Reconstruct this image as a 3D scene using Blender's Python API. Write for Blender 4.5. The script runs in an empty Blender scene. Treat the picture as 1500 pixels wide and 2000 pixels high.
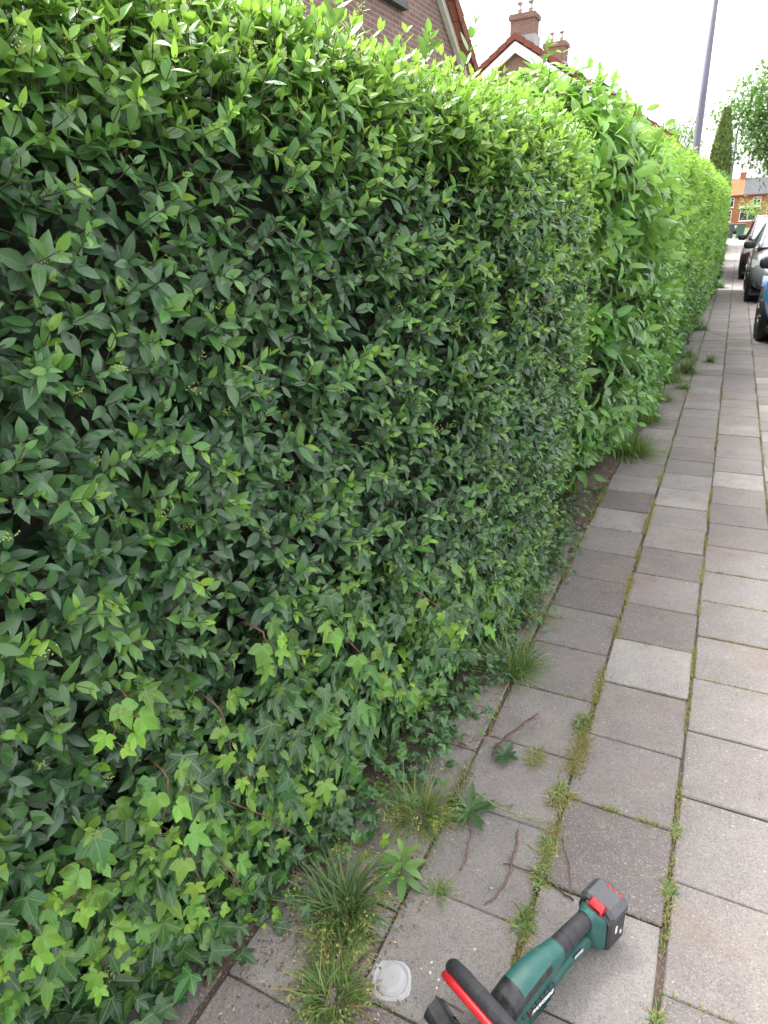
import bpy, bmesh, math, random
import numpy as np
from mathutils import Vector, Matrix

random.seed(7)
rng = np.random.default_rng(11)
scene = bpy.context.scene
COL = scene.collection

# ------------------------------------------------------------------ camera
F_PX = 1275.4                       # focal length in photograph pixels (2000 high)
FW = np.array([-0.42420794, 0.81569876, -0.3932978])
RT = np.array([0.89474883, 0.44447185, -0.04323549])
UP = np.array([-0.13954266, 0.37024358, 0.918394])
CAM = np.array([0.0, 0.0, 1.5606])
cd = bpy.data.cameras.new('camera')
cd.sensor_fit = 'VERTICAL'
cd.sensor_height = 24.0
cd.lens = F_PX / 2000 * 24.0
cd.clip_start = 0.05
cd.clip_end = 2000
cd.dof.use_dof = True
cd.dof.focus_distance = 1.25
cd.dof.aperture_fstop = 8.5
cam = bpy.data.objects.new('camera', cd)
COL.objects.link(cam)
M = Matrix.Identity(4)
for i in range(3):
    M[i][0], M[i][1], M[i][2], M[i][3] = RT[i], UP[i], -FW[i], CAM[i]
cam.matrix_world = M
scene.camera = cam

# ------------------------------------------------------------------ sky, sun, exposure
SUN_EL, SUN_AZ = math.radians(58), math.radians(-70)      # azimuth from +Y towards +X
w = bpy.data.worlds.new('World')
scene.world = w
w.use_nodes = True
nt = w.node_tree
bg = nt.nodes['Background']
sky = nt.nodes.new('ShaderNodeTexSky')
sky.sky_type = 'NISHITA'
sky.sun_disc = False
sky.sun_elevation = SUN_EL
sky.sun_rotation = SUN_AZ
sky.air_density = 1.0
sky.dust_density = 4.0
hs = nt.nodes.new('ShaderNodeHueSaturation')              # overcast: a nearly colourless sky
hs.inputs['Saturation'].default_value = 0.10
nt.links.new(sky.outputs[0], hs.inputs['Color'])
nt.links.new(hs.outputs[0], bg.inputs['Color'])
bg.inputs['Strength'].default_value = 0.15
sd = bpy.data.lights.new('sun', 'SUN')
sd.energy = 1.2
sd.angle = math.radians(30)
sd.color = (1.0, 0.97, 0.93)
so = bpy.data.objects.new('sun', sd)
COL.objects.link(so)
sdir = Vector((math.sin(SUN_AZ) * math.cos(SUN_EL), math.cos(SUN_AZ) * math.cos(SUN_EL), math.sin(SUN_EL)))
so.rotation_euler = sdir.to_track_quat('Z', 'Y').to_euler()
so.location = (0, 0, 20)
scene.view_settings.view_transform = 'Standard'
scene.view_settings.look = 'None'
scene.view_settings.gamma = 1.0
scene.view_settings.exposure = 2.5
scene.cycles.max_bounces = 8
scene.cycles.diffuse_bounces = 4
scene.cycles.transparent_max_bounces = 12


# ------------------------------------------------------------------ helpers
def ray(x, y):
    return FW + (x - 750) / F_PX * RT - (y - 1000) / F_PX * UP


def at_x(x, y, X):
    d = ray(x, y); return CAM + d * (X - CAM[0]) / d[0]


def at_y(x, y, Y):
    d = ray(x, y); return CAM + d * (Y - CAM[1]) / d[1]


def at_z(x, y, Z=0.0):
    d = ray(x, y); return CAM + d * (Z - CAM[2]) / d[2]


def nrm(a):
    a = np.asarray(a, float)
    return a / np.maximum(np.linalg.norm(a, axis=-1, keepdims=True), 1e-9)


def tag(o, label=None, cat=None, group=None, kind=None):
    if label: o['label'] = label
    if cat: o['category'] = cat
    if group: o['group'] = group
    if kind: o['kind'] = kind
    return o


def empty(name, loc=(0, 0, 0), rz=0.0, label=None, cat=None, group=None):
    o = bpy.data.objects.new(name, None)
    o.empty_display_size = 0.1
    o.location = loc
    o.rotation_euler = (0, 0, rz)
    COL.objects.link(o)
    return tag(o, label, cat, group)


class MB:
    """collects vertices and faces (with uv and tint) and links them as one mesh object"""
    def __init__(s):
        s.v = []; s.q = []; s.t = []; s.uv = []; s.c = []; s.n = 0

    def add(s, V, Q=None, T=None, uv=None, tint=None):
        V = np.asarray(V, float).reshape(-1, 3)
        s.v.append(V)
        if Q is not None and len(Q): s.q.append(np.asarray(Q, np.int64).reshape(-1, 4) + s.n)
        if T is not None and len(T): s.t.append(np.asarray(T, np.int64).reshape(-1, 3) + s.n)
        s.uv.append(np.zeros((len(V), 2)) if uv is None else np.asarray(uv, float).reshape(-1, 2))
        c = np.zeros((len(V), 3)) if tint is None else np.broadcast_to(np.asarray(tint, float), (len(V), 3))
        s.c.append(c)
        s.n += len(V)

    def box(s, lo, hi, tint=None, bevel=0.0, R=None, off=None):
        lo = np.asarray(lo, float); hi = np.asarray(hi, float)
        if bevel <= 0:
            V = np.array([[x, y, z] for z in (lo[2], hi[2]) for y in (lo[1], hi[1]) for x in (lo[0], hi[0])])
            Q = [(0, 2, 3, 1), (4, 5, 7, 6), (0, 1, 5, 4), (2, 6, 7, 3), (0, 4, 6, 2), (1, 3, 7, 5)]
            T = None
        else:
            b = bevel; V = []; idx = {}
            for sx in (0, 1):
                for sy in (0, 1):
                    for sz in (0, 1):
                        c = np.array([hi[0] if sx else lo[0], hi[1] if sy else lo[1], hi[2] if sz else lo[2]])
                        d = np.array([-1 if sx else 1, -1 if sy else 1, -1 if sz else 1]) * b
                        for a in range(3):
                            p = c + d; p[a] = c[a]
                            idx[sx, sy, sz, a] = len(V); V.append(p)
            Q = []; T = []
            I = lambda x, y, z, a: idx[x, y, z, a]
            for a in range(3):
                o = [k for k in range(3) if k != a]
                for sa in (0, 1):
                    f = []
                    for (u, v) in ((0, 0), (1, 0), (1, 1), (0, 1)):
                        k = [0, 0, 0]; k[a] = sa; k[o[0]] = u; k[o[1]] = v
                        f.append(I(*k, a))
                    Q.append(f)
                for u in (0, 1):
                    for v in (0, 1):
                        k0 = [0, 0, 0]; k0[o[0]] = u; k0[o[1]] = v; k1 = list(k0); k1[a] = 1
                        Q.append([I(*k0, o[0]), I(*k0, o[1]), I(*k1, o[1]), I(*k1, o[0])])
            for sx in (0, 1):
                for sy in (0, 1):
                    for sz in (0, 1):
                        T.append([I(sx, sy, sz, 0), I(sx, sy, sz, 1), I(sx, sy, sz, 2)])
            V = np.array(V)
        if R is not None:
            c = (lo + hi) / 2
            V = (V - c) @ np.asarray(R).T + c
        if off is not None: V = V + np.asarray(off)
        s.add(V, Q, T, tint=tint)

    def tube(s, pts, rad, n=6, tint=None, caps=True):
        P = np.asarray(pts, float); k = len(P)
        r = np.broadcast_to(np.asarray(rad, float), (k,))
        T = np.gradient(P, axis=0); T = nrm(T)
        ref = np.array([0.0, 0, 1]) if abs(T[0][2]) < 0.9 else np.array([1.0, 0, 0])
        a = nrm(np.cross(T[0], ref)); V = []
        for i in range(k):
            a = nrm(a - T[i] * (a @ T[i])); b = np.cross(T[i], a)
            for j in range(n):
                t = 2 * math.pi * j / n
                V.append(P[i] + r[i] * (math.cos(t) * a + math.sin(t) * b))
        Q = [(i * n + j, i * n + (j + 1) % n, (i + 1) * n + (j + 1) % n, (i + 1) * n + j) for i in range(k - 1) for j in range(n)]
        Tr = []
        if caps:
            V += [P[0], P[-1]]; c0 = k * n
            Tr = [(c0, (j + 1) % n, j) for j in range(n)] + [(c0 + 1, (k - 1) * n + j, (k - 1) * n + (j + 1) % n) for j in range(n)]
        uv = np.array([(j / n, i / max(k - 1, 1)) for i in range(k) for j in range(n)] + ([(0, 0), (0, 1)] if caps else []))
        s.add(np.array(V), Q, Tr, uv=uv, tint=tint)

    def grid(s, G, close=False, tint=None, uv=None):
        """G: (rows, cols, 3) point grid -> quads; close joins last column to the first"""
        G = np.asarray(G, float); a, b = G.shape[:2]
        Q = []
        for i in range(a - 1):
            for j in range(b if close else b - 1):
                Q.append((i * b + j, i * b + (j + 1) % b, (i + 1) * b + (j + 1) % b, (i + 1) * b + j))
        s.add(G.reshape(-1, 3), Q, uv=uv, tint=tint)

    def leaves(s, tpl, P, Y, Z, S, tint):
        """place template leaves: base point P, axis Y, upper side Z, size S (N or N,3)"""
        P = np.asarray(P, float)
        if len(P) == 0: return
        V, Q, T, uv = tpl
        Y = nrm(Y); Z = np.asarray(Z, float); Z = nrm(Z - Y * np.sum(Z * Y, -1, keepdims=True)); X = np.cross(Y, Z)
        S = np.asarray(S, float)
        if S.ndim == 1: S = np.repeat(S[:, None], 3, 1)
        L = V[None] * S[:, None, :]
        W = P[:, None] + L[..., 0:1] * X[:, None] + L[..., 1:2] * Y[:, None] + L[..., 2:3] * Z[:, None]
        N, k = len(P), len(V)
        o = (np.arange(N) * k)[:, None, None]
        q = (np.asarray(Q)[None] + o).reshape(-1, 4) if len(Q) else None
        t = (np.asarray(T)[None] + o).reshape(-1, 3) if len(T) else None
        s.add(W.reshape(-1, 3), q, t, uv=np.tile(uv, (N, 1)), tint=np.repeat(np.asarray(tint, float), k, 0))

    def build(s, name, mat, parent=None, smooth=True):
        me = bpy.data.meshes.new(name)
        V = np.concatenate(s.v); UV = np.concatenate(s.uv); C = np.concatenate(s.c)
        q = np.concatenate(s.q) if s.q else np.zeros((0, 4), np.int64)
        t = np.concatenate(s.t) if s.t else np.zeros((0, 3), np.int64)
        li = np.concatenate([q.ravel(), t.ravel()])
        me.vertices.add(len(V)); me.vertices.foreach_set('co', V.ravel())
        me.loops.add(len(li)); me.loops.foreach_set('vertex_index', li.astype(np.int32))
        nf = len(q) + len(t)
        me.polygons.add(nf)
        st = np.concatenate([np.arange(len(q)) * 4, len(q) * 4 + np.arange(len(t)) * 3]).astype(np.int32)
        me.polygons.foreach_set('loop_start', st)
        me.polygons.foreach_set('use_smooth', np.full(nf, smooth))
        ul = me.uv_layers.new(name='UVMap')
        ul.data.foreach_set('uv', UV[li].astype(np.float32).ravel())
        ca = me.color_attributes.new('tint', 'FLOAT_COLOR', 'POINT')
        ca.data.foreach_set('color', np.concatenate([C, np.ones((len(C), 1))], 1).astype(np.float32).ravel())
        me.update(calc_edges=True)
        me.validate()
        if not smooth or smooth == 'auto':
            pass
        me.materials.append(mat)
        o = bpy.data.objects.new(name, me)
        COL.objects.link(o)
        if parent is not None: o.parent = parent
        return o


# ------------------------------------------------------------------ materials
class NT:
    def __init__(s, name):
        s.m = bpy.data.materials.new(name); s.m.use_nodes = True
        s.t = s.m.node_tree; s.b = s.t.nodes['Principled BSDF']; s.out = s.t.nodes['Material Output']

    def n(s, kind, **kw):
        d = s.t.nodes.new('ShaderNode' + kind)
        for k, v in kw.items():
            if k[0] == '_': d.inputs[k[1:].replace('_', ' ')].default_value = v
            else: setattr(d, k, v)
        return d

    def l(s, a, b): s.t.links.new(a, b); return b

    def math(s, op, a, b=None, c=None, clamp=False):
        d = s.n('Math', operation=op); d.use_clamp = clamp
        for i, x in enumerate((a, b, c)):
            if x is None: continue
            if hasattr(x, 'links'): s.l(x, d.inputs[i])
            else: d.inputs[i].default_value = x
        return d.outputs[0]

    def mix(s, f, a, b, mode='MIX'):
        d = s.n('Mix', data_type='RGBA', blend_type=mode); d.clamp_factor = True
        for x, k in ((f, 0), (a, 6), (b, 7)):
            if hasattr(x, 'links'): s.l(x, d.inputs[k])
            else: d.inputs[k].default_value = x if k == 0 else (*x, 1) if len(x) == 3 else x
        return d.outputs[2]

    def ramp(s, f, stops):
        d = s.n('ValToRGB'); e = d.color_ramp.elements
        while len(e) < len(stops): e.new(0.5)
        for i, (p, c) in enumerate(stops):
            e[i].position = p; e[i].color = (*c, 1) if len(c) == 3 else c
        s.l(f, d.inputs[0]); return d.outputs[0]

    def noise(s, scale, detail=4, rough=0.6, vec=None):
        d = s.n('TexNoise', _Scale=scale, _Detail=detail, _Roughness=rough)
        if vec is not None: s.l(vec, d.inputs['Vector'])
        return d.outputs[0]

    def obj(s): return s.n('TexCoord').outputs['Object']

    def bump(s, h, strength=0.3, dist=0.01):
        d = s.n('Bump', _Strength=strength, _Distance=dist); s.l(h, d.inputs['Height']); s.l(d.outputs[0], s.b.inputs['Normal'])

    def set(s, **kw):
        for k, v in kw.items():
            i = s.b.inputs[k.replace('_', ' ')]
            if hasattr(v, 'links'): s.l(v, i)
            else: i.default_value = (*v, 1) if isinstance(v, tuple) and len(v) == 3 else v


def plain(name, col, rough=0.5, metal=0.0, spec=0.5, var=0.12, scale=30, bump=0.0, coat=0.0):
    m = NT(name)
    nz = m.noise(scale, 4, 0.6, m.obj())
    lo = tuple(c * (1 - var) for c in col); hi = tuple(min(1, c * (1 + var)) for c in col)
    m.set(Base_Color=m.ramp(nz, [(0.3, lo), (0.7, hi)]), Roughness=rough, Metallic=metal, Specular_IOR_Level=spec, Coat_Weight=coat)
    if bump: m.bump(m.noise(scale * 12, 2, 0.5, m.obj()), bump, 0.0006)
    return m.m


def leaf_mat(name, ramp, rough=0.42, trans=0.3, veins='privet', spec=0.5, under=0.35):
    """tint.r = age of the leaf (0 old .. 1 new), tint.g = hue, tint.b = value; uv = across, along"""
    m = NT(name)
    at = m.n('Attribute', attribute_name='tint'); sp = m.n('SeparateColor'); m.l(at.outputs['Color'], sp.inputs[0])
    R, G, B = sp.outputs
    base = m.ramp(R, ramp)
    hsv = m.n('HueSaturation'); m.l(base, hsv.inputs['Color'])
    m.l(m.math('MULTIPLY_ADD', G, 0.03, 0.485), hsv.inputs['Hue'])
    m.l(m.math('MULTIPLY_ADD', B, 0.6, 0.72), hsv.inputs['Value'])
    hsv.inputs['Saturation'].default_value = 0.98
    col = hsv.outputs[0]
    uv = m.n('UVMap'); su = m.n('SeparateXYZ'); m.l(uv.outputs[0], su.inputs[0])
    u, v = su.outputs[0], su.outputs[1]
    vo = m.n('VectorMath', operation='MULTIPLY_ADD'); m.l(at.outputs['Color'], vo.inputs[0]); vo.inputs[1].default_value = (37, 91, 53); m.l(uv.outputs[0], vo.inputs[2])
    nz = m.noise(3.5, 4, 0.65, vo.outputs[0])
    col = m.mix(m.math('MULTIPLY', nz, 0.22), col, (0.025, 0.07, 0.025), 'MIX') if veins != 'none' else col
    if veins in ('privet', 'ivy'):        # a few leaves carry brown scorched or nibbled patches
        sp_ = m.math('MULTIPLY', m.ramp(nz, [(0.60, (0, 0, 0)), (0.64, (1, 1, 1))]), m.math('GREATER_THAN', B, 0.86))
        col = m.mix(m.math('MULTIPLY', sp_, 0.75), col, (0.16, 0.12, 0.045))
    h = None
    if veins == 'privet':
        au = m.math('ABSOLUTE', u)
        mid = m.math('SUBTRACT', 1.0, m.math('MULTIPLY', au, 11), clamp=True)
        ph = m.math('FRACT', m.math('MULTIPLY', m.math('SUBTRACT', v, m.math('MULTIPLY', au, 0.22)), 6.5))
        lat = m.math('SUBTRACT', 1.0, m.math('MULTIPLY', m.math('ABSOLUTE', m.math('SUBTRACT', ph, 0.5)), 9), clamp=True)
        lat = m.math('MULTIPLY', lat, m.math('SUBTRACT', 1.0, au, clamp=True))
        vein = m.math('MAXIMUM', mid, m.math('MULTIPLY', lat, 0.28))
        h = m.math('SUBTRACT', 0, vein)
    elif veins == 'ivy':
        # uv in leaf space: base of the blade at the origin; five ribs fan out
        vein = None
        for ang in (90, 40, 140, -8, 188):
            a = math.radians(ang)
            al = m.math('ADD', m.math('MULTIPLY', u, math.cos(a)), m.math('MULTIPLY', v, math.sin(a)))
            pe = m.math('ABSOLUTE', m.math('SUBTRACT', m.math('MULTIPLY', u, math.sin(a)), m.math('MULTIPLY', v, math.cos(a))))
            li = m.math('SUBTRACT', 1.0, m.math('MULTIPLY', pe, 48), clamp=True)
            li = m.math('MULTIPLY', li, m.math('GREATER_THAN', al, 0.0))
            fr = m.math('FRACT', m.math('MULTIPLY', m.math('SUBTRACT', al, m.math('MULTIPLY', pe, 0.9)), 5.0))
            la = m.math('MULTIPLY', m.math('SUBTRACT', 1.0, m.math('MULTIPLY', m.math('ABSOLUTE', m.math('SUBTRACT', fr, 0.5)), 10), clamp=True),
                        m.math('MULTIPLY', m.math('LESS_THAN', pe, 0.17), m.math('GREATER_THAN', al, 0.05)))
            li = m.math('MAXIMUM', li, m.math('MULTIPLY', la, 0.3))
            vein = li if vein is None else m.math('MAXIMUM', vein, li)
        h = m.math('SUBTRACT', 0, vein)
    if veins in ('privet', 'ivy'):
        light = m.mix(0.5, col, (0.32, 0.45, 0.15))
        col = m.mix(m.math('MULTIPLY', vein, 0.95 if veins == 'ivy' else 0.45), col, light)
    geo = m.n('NewGeometry')
    back = m.mix(under, col, (0.16, 0.24, 0.11))
    col = m.mix(geo.outputs['Backfacing'], col, back)
    m.set(Base_Color=col, Roughness=rough, Specular_IOR_Level=spec)
    if h is not None: m.bump(h, 0.35, 0.0015)
    tr = m.n('BsdfTranslucent')
    tc = m.mix(R, m.mix(0.5, col, (0.10, 0.22, 0.02)), m.mix(0.5, col, (0.34, 0.60, 0.05)))
    m.l(tc, tr.inputs['Color'])
    ms = m.n('MixShader')
    m.l(m.math('MULTIPLY_ADD', R, trans * 0.7, trans * 0.5), ms.inputs[0])
    m.l(m.b.outputs[0], ms.inputs[1]); m.l(tr.outputs[0], ms.inputs[2])
    m.l(ms.outputs[0], m.out.inputs['Surface'])
    return m.m


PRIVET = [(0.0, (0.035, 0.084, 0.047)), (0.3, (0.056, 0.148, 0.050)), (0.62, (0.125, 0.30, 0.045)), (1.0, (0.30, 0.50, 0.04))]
M_privet = leaf_mat('privet_leaf', PRIVET, 0.34, 0.38, spec=.8)
M_privet_far = leaf_mat('far_hedge_leaf', PRIVET, 0.45, 0.34, veins='plain', spec=.7)
M_forsythia = leaf_mat('shrub_leaf', [(0, (0.05, 0.13, 0.045)), (0.5, (0.14, 0.34, 0.055)), (1, (0.27, 0.50, 0.065))], 0.36, 0.38, spec=.6)
M_ivy = leaf_mat('ivy_leaf', [(0, (0.030, 0.072, 0.036)), (0.42, (0.055, 0.165, 0.042)), (1, (0.28, 0.53, 0.05))], 0.36, 0.30, veins='ivy')
M_weed = leaf_mat('weed_leaf', [(0, (0.03, 0.08, 0.03)), (0.5, (0.09, 0.20, 0.05)), (1, (0.22, 0.36, 0.08))], 0.5, 0.3)
M_grass = leaf_mat('grass_blade', [(0, (0.03, 0.085, 0.025)), (0.4, (0.09, 0.19, 0.03)), (0.66, (0.27, 0.34, 0.06)), (0.82, (0.44, 0.34, 0.12)), (1, (0.36, 0.19, 0.07))], 0.5, 0.3, veins='none')
M_tree = leaf_mat('tree_leaf', [(0, (0.04, 0.10, 0.028)), (0.5, (0.085, 0.20, 0.04)), (1, (0.19, 0.33, 0.06))], 0.5, 0.35, veins='plain')
M_conifer = leaf_mat('conifer_spray', [(0, (0.07, 0.12, 0.03)), (0.5, (0.16, 0.24, 0.055)), (1, (0.27, 0.36, 0.08))], 0.6, 0.15, veins='plain')
M_wood = plain('twig_bark', (0.085, 0.072, 0.042), 0.8, var=0.5, scale=60)
M_greenstem = plain('green_stem', (0.14, 0.19, 0.06), 0.6, var=0.3, scale=60)
M_runner = plain('ivy_runner', (0.17, 0.085, 0.07), 0.55, var=0.35, scale=90)
M_core = plain('dark_core_fill', (0.05, 0.05, 0.036), 0.95, var=0.5, scale=25)  # fill for the solid hedge cores: interior shade put into the colour
M_trunk = plain('trunk_bark', (0.10, 0.08, 0.06), 0.9, var=0.4, scale=8)


# ------------------------------------------------------------------ leaf templates
def leaf_tpl(wid=0.22, fold=0.18, curl=0.15, rows=(0.16, 0.36, 0.58, 0.80), p=0.85, sharp=0.9, wave=0.0, seed=0):
    V = [(0, 0, 0)]; uv = [(0, 0)]; r = random.Random(seed)
    tw = r.uniform(-0.1, 0.1)
    for v in rows:
        hw = wid * (math.sin(math.pi * v ** p)) ** sharp
        z0 = -curl * v * v
        for sgn in (-1, 0, 1):
            zz = z0 + abs(sgn) * hw * fold + sgn * tw * hw * v + (wave * r.uniform(-1, 1) if sgn else 0)
            V.append((sgn * hw, v, zz)); uv.append((sgn, v))
    V.append((0, 1, -curl)); uv.append((0, 1))
    n = len(rows); Q = []; T = []
    T += [(0, 2, 1), (0, 3, 2)]
    for i in range(n - 1):
        a = 1 + 3 * i
        Q += [(a, a + 1, a + 4, a + 3), (a + 1, a + 2, a + 5, a + 4)]
    a = 1 + 3 * (n - 1); e = 1 + 3 * n
    T += [(a, a + 1, e), (a + 1, a + 2, e)]
    return np.array(V), np.array(Q), np.array(T), np.array(uv)


def simple_tpl(wid=0.24, fold=0.2, curl=0.12):
    V = [(0, 0, 0), (-wid, 0.45, fold * wid), (0, 0.5, -curl * .3), (wid, 0.45, fold * wid), (0, 1, -curl)]
    return np.array(V), np.zeros((0, 4), int), np.array([(0, 2, 1), (0, 3, 2), (1, 2, 4), (2, 3, 4)]), np.array([(0, 0), (-1, .45), (0, .5), (1, .45), (0, 1)])


PRIVET_T = [leaf_tpl(w_, f_, c_, seed=i) for i, (w_, f_, c_) in enumerate([(0.20, 0.22, 0.10), (0.225, 0.15, 0.2), (0.24, 0.30, 0.05), (0.19, 0.35, 0.28), (0.23, 0.1, 0.0)])] + [leaf_tpl(w_, f_, c_, wave=wv, p=p_, seed=40 + i) for i, (w_, f_, c_, wv, p_) in enumerate([(0.21, 0.45, 0.34, .015, .8), (0.255, 0.2, 0.16, .018, .95), (0.18, 0.25, -0.08, .012, .9), (0.22, 0.6, 0.2, .02, .85), (0.20, 0.05, 0.42, .02, .75), (0.245, 0.28, 0.1, .025, 1.0)])]
SIMPLE_T = [simple_tpl(), simple_tpl(0.2, 0.4, 0.25), simple_tpl(0.26, 0.1, 0.05)]
FORS_T = [leaf_tpl(0.188, 0.26, c_, rows=(0.12, 0.3, 0.5, 0.7, 0.87), p=0.9, sharp=0.85, wave=0.012, seed=20 + i) for i, c_ in enumerate((0.12, 0.3, 0.22))]
WEED_T = [leaf_tpl(0.17, 0.2, c_, p=1.0, sharp=0.8, wave=0.01, seed=30 + i) for i, c_ in enumerate((0.3, 0.15))]


def ivy_tpl(five=True, fold=0.12, curl=0.12, seed=0):
    r = random.Random(seed)
    tips = [(90, 0.82), (40, 0.60), (140, 0.60), (-8, 0.40), (188, 0.40)] if five else [(90, 0.85), (28, 0.52), (152, 0.52), (-25, 0.25), (205, 0.25)]
    half = [(90, tips[0][1]), (76, 0.56), (63, 0.36 if five else 0.40), (52, 0.46), (tips[1][0], tips[1][1]), (28, 0.44), (14, 0.29), (2, 0.33), (tips[3][0], tips[3][1]), (-30, 0.27), (-62, 0.12)]
    if not five:
        half = [(90, 0.85), (72, 0.52), (56, 0.38), (42, 0.44), (28, 0.52), (5, 0.38), (-25, 0.27), (-60, 0.12)]
    out = [(math.radians(a), l * r.uniform(.94, 1.06)) for a, l in half]
    left = [(math.pi - a, l * r.uniform(.94, 1.06)) for a, l in out[1:]][::-1]
    ring = out[::-1] + left[::-1] if False else out[::-1] + [(math.pi - a, l * r.uniform(.94, 1.06)) for a, l in out[1:]]
    V = [(0, 0, 0)]; uv = [(0, 0)]
    def zf(x, y):
        return -curl * (x * x + y * y) - fold * 0.18 * math.cos(5.2 * (math.atan2(y, x) - math.pi / 2)) * math.hypot(x, y) + r.uniform(-.008, .008)
    n = len(ring)
    for k in (0.5, 1.0):
        for a, l in ring:
            x, y = math.cos(a) * l * k, math.sin(a) * l * k
            V.append((x, y, zf(x, y))); uv.append((x, y))
    T = [(0, 1 + j, 2 + j) for j in range(n - 1)]
    Q = [(1 + j, 1 + n + j, 2 + n + j, 2 + j) for j in range(n - 1)]
    return np.array(V), np.array(Q), np.array(T), np.array(uv)


IVY_T = [ivy_tpl(True, 0.5, 0.25, 1), ivy_tpl(True, 0.9, 0.1, 2), ivy_tpl(False, 0.5, 0.35, 3), ivy_tpl(False, 0.8, 0.15, 4), ivy_tpl(True, 0.3, 0.5, 5)]


def scatter(mb, tpls, P, Y, Z, S, tint):
    P = np.asarray(P); k = rng.integers(0, len(tpls), len(P))
    for i, t in enumerate(tpls):
        s_ = k == i
        if s_.any(): mb.leaves(t, P[s_], np.asarray(Y)[s_], np.asarray(Z)[s_], np.asarray(S)[s_], np.asarray(tint)[s_])


def rand_unit(n):
    return nrm(rng.normal(size=(n, 3)))


def sticks(mb, A, B, ra, rb, tint=(0, 0.5, 0.5)):
    """many straight 3-sided twigs A->B at once"""
    A = np.asarray(A); B = np.asarray(B); n = len(A)
    if n == 0: return
    T = nrm(B - A); ref = rand_unit(n); a = nrm(np.cross(T, ref)); b = np.cross(T, a)
    V = []
    for P, r in ((A, ra), (B, rb)):
        for j in range(3):
            t = 2 * math.pi * j / 3
            V.append(P + np.broadcast_to(np.asarray(r, float), (n,))[:, None] * (math.cos(t) * a + math.sin(t) * b))
    V = np.stack(V, 1).reshape(-1, 3)
    q = np.array([(0, 1, 4, 3), (1, 2, 5, 4), (2, 0, 3, 5)])
    mb.add(V, (q[None] + (np.arange(n) * 6)[:, None, None]).reshape(-1, 4), tint=tint)


def shoots(leafmb, stemmb, P, D, L, npair, size, age0, age1, tpls, theta=(78, 30), light=0.45, sz_var=0.2, droop=0.0, up=np.array([0, 0, 1.0]), outward=None):
    """shoots with opposite, crosswise leaf pairs.  P base, D direction, L length, age0/age1 age at base and tip (arrays)"""
    n = len(P); D = nrm(D)
    ref = rand_unit(n); e1 = nrm(np.cross(D, ref)); e2 = np.cross(D, e1)
    if stemmb is not None: sticks(stemmb, P, P + D * L[:, None], 0.0016, 0.0008)
    kmax = int(npair.max())
    hue = rng.random(n); val = rng.random(n)
    for k in range(kmax):
        ok = k < npair
        if not ok.any(): continue
        f = (k + 0.6) / npair[ok]
        p = P[ok] + D[ok] * (L[ok] * f)[:, None]
        ph = k * math.pi / 2 + rng.normal(0, 0.25, ok.sum())
        e = e1[ok] * np.cos(ph)[:, None] + e2[ok] * np.sin(ph)[:, None]
        th = np.radians(theta[0] + (theta[1] - theta[0]) * f ** 1.5 + rng.normal(0, 9, ok.sum()))
        age = age0[ok] + (age1[ok] - age0[ok]) * f ** 1.6
        sz = size[ok] * (1 - 0.55 * np.clip(f - 0.45, 0, 1) / 0.55) * (0.8 + 0.2 * np.clip(f / 0.3, 0, 1))
        for sgn in (1, -1):
            m_ = rng.random(ok.sum()) < 0.93
            ee = e * sgn
            y = D[ok] * np.cos(th)[:, None] + ee * np.sin(th)[:, None] + rng.normal(0, 0.13, (ok.sum(), 3)) - up * droop
            z = D[ok] * np.sin(th)[:, None] - ee * np.cos(th)[:, None] + up * light + rng.normal(0, 0.22, (ok.sum(), 3))
            if outward is not None: z = z + outward[ok] * 0.5
            s_ = sz * rng.uniform(1 - sz_var, 1 + sz_var, ok.sum())
            S = np.stack([s_ * rng.uniform(.88, 1.15, len(s_)), s_, s_], 1)
            tint = np.stack([np.clip(age + rng.normal(0, .05, len(s_)), 0, 1), np.clip(hue[ok] * .7 + rng.random(len(s_)) * .3, 0, 1), np.clip(val[ok] * .5 + rng.random(len(s_)) * .5, 0, 1)], 1)
            scatter(leafmb, tpls, p[m_], y[m_], z[m_], S[m_], tint[m_])


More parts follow.
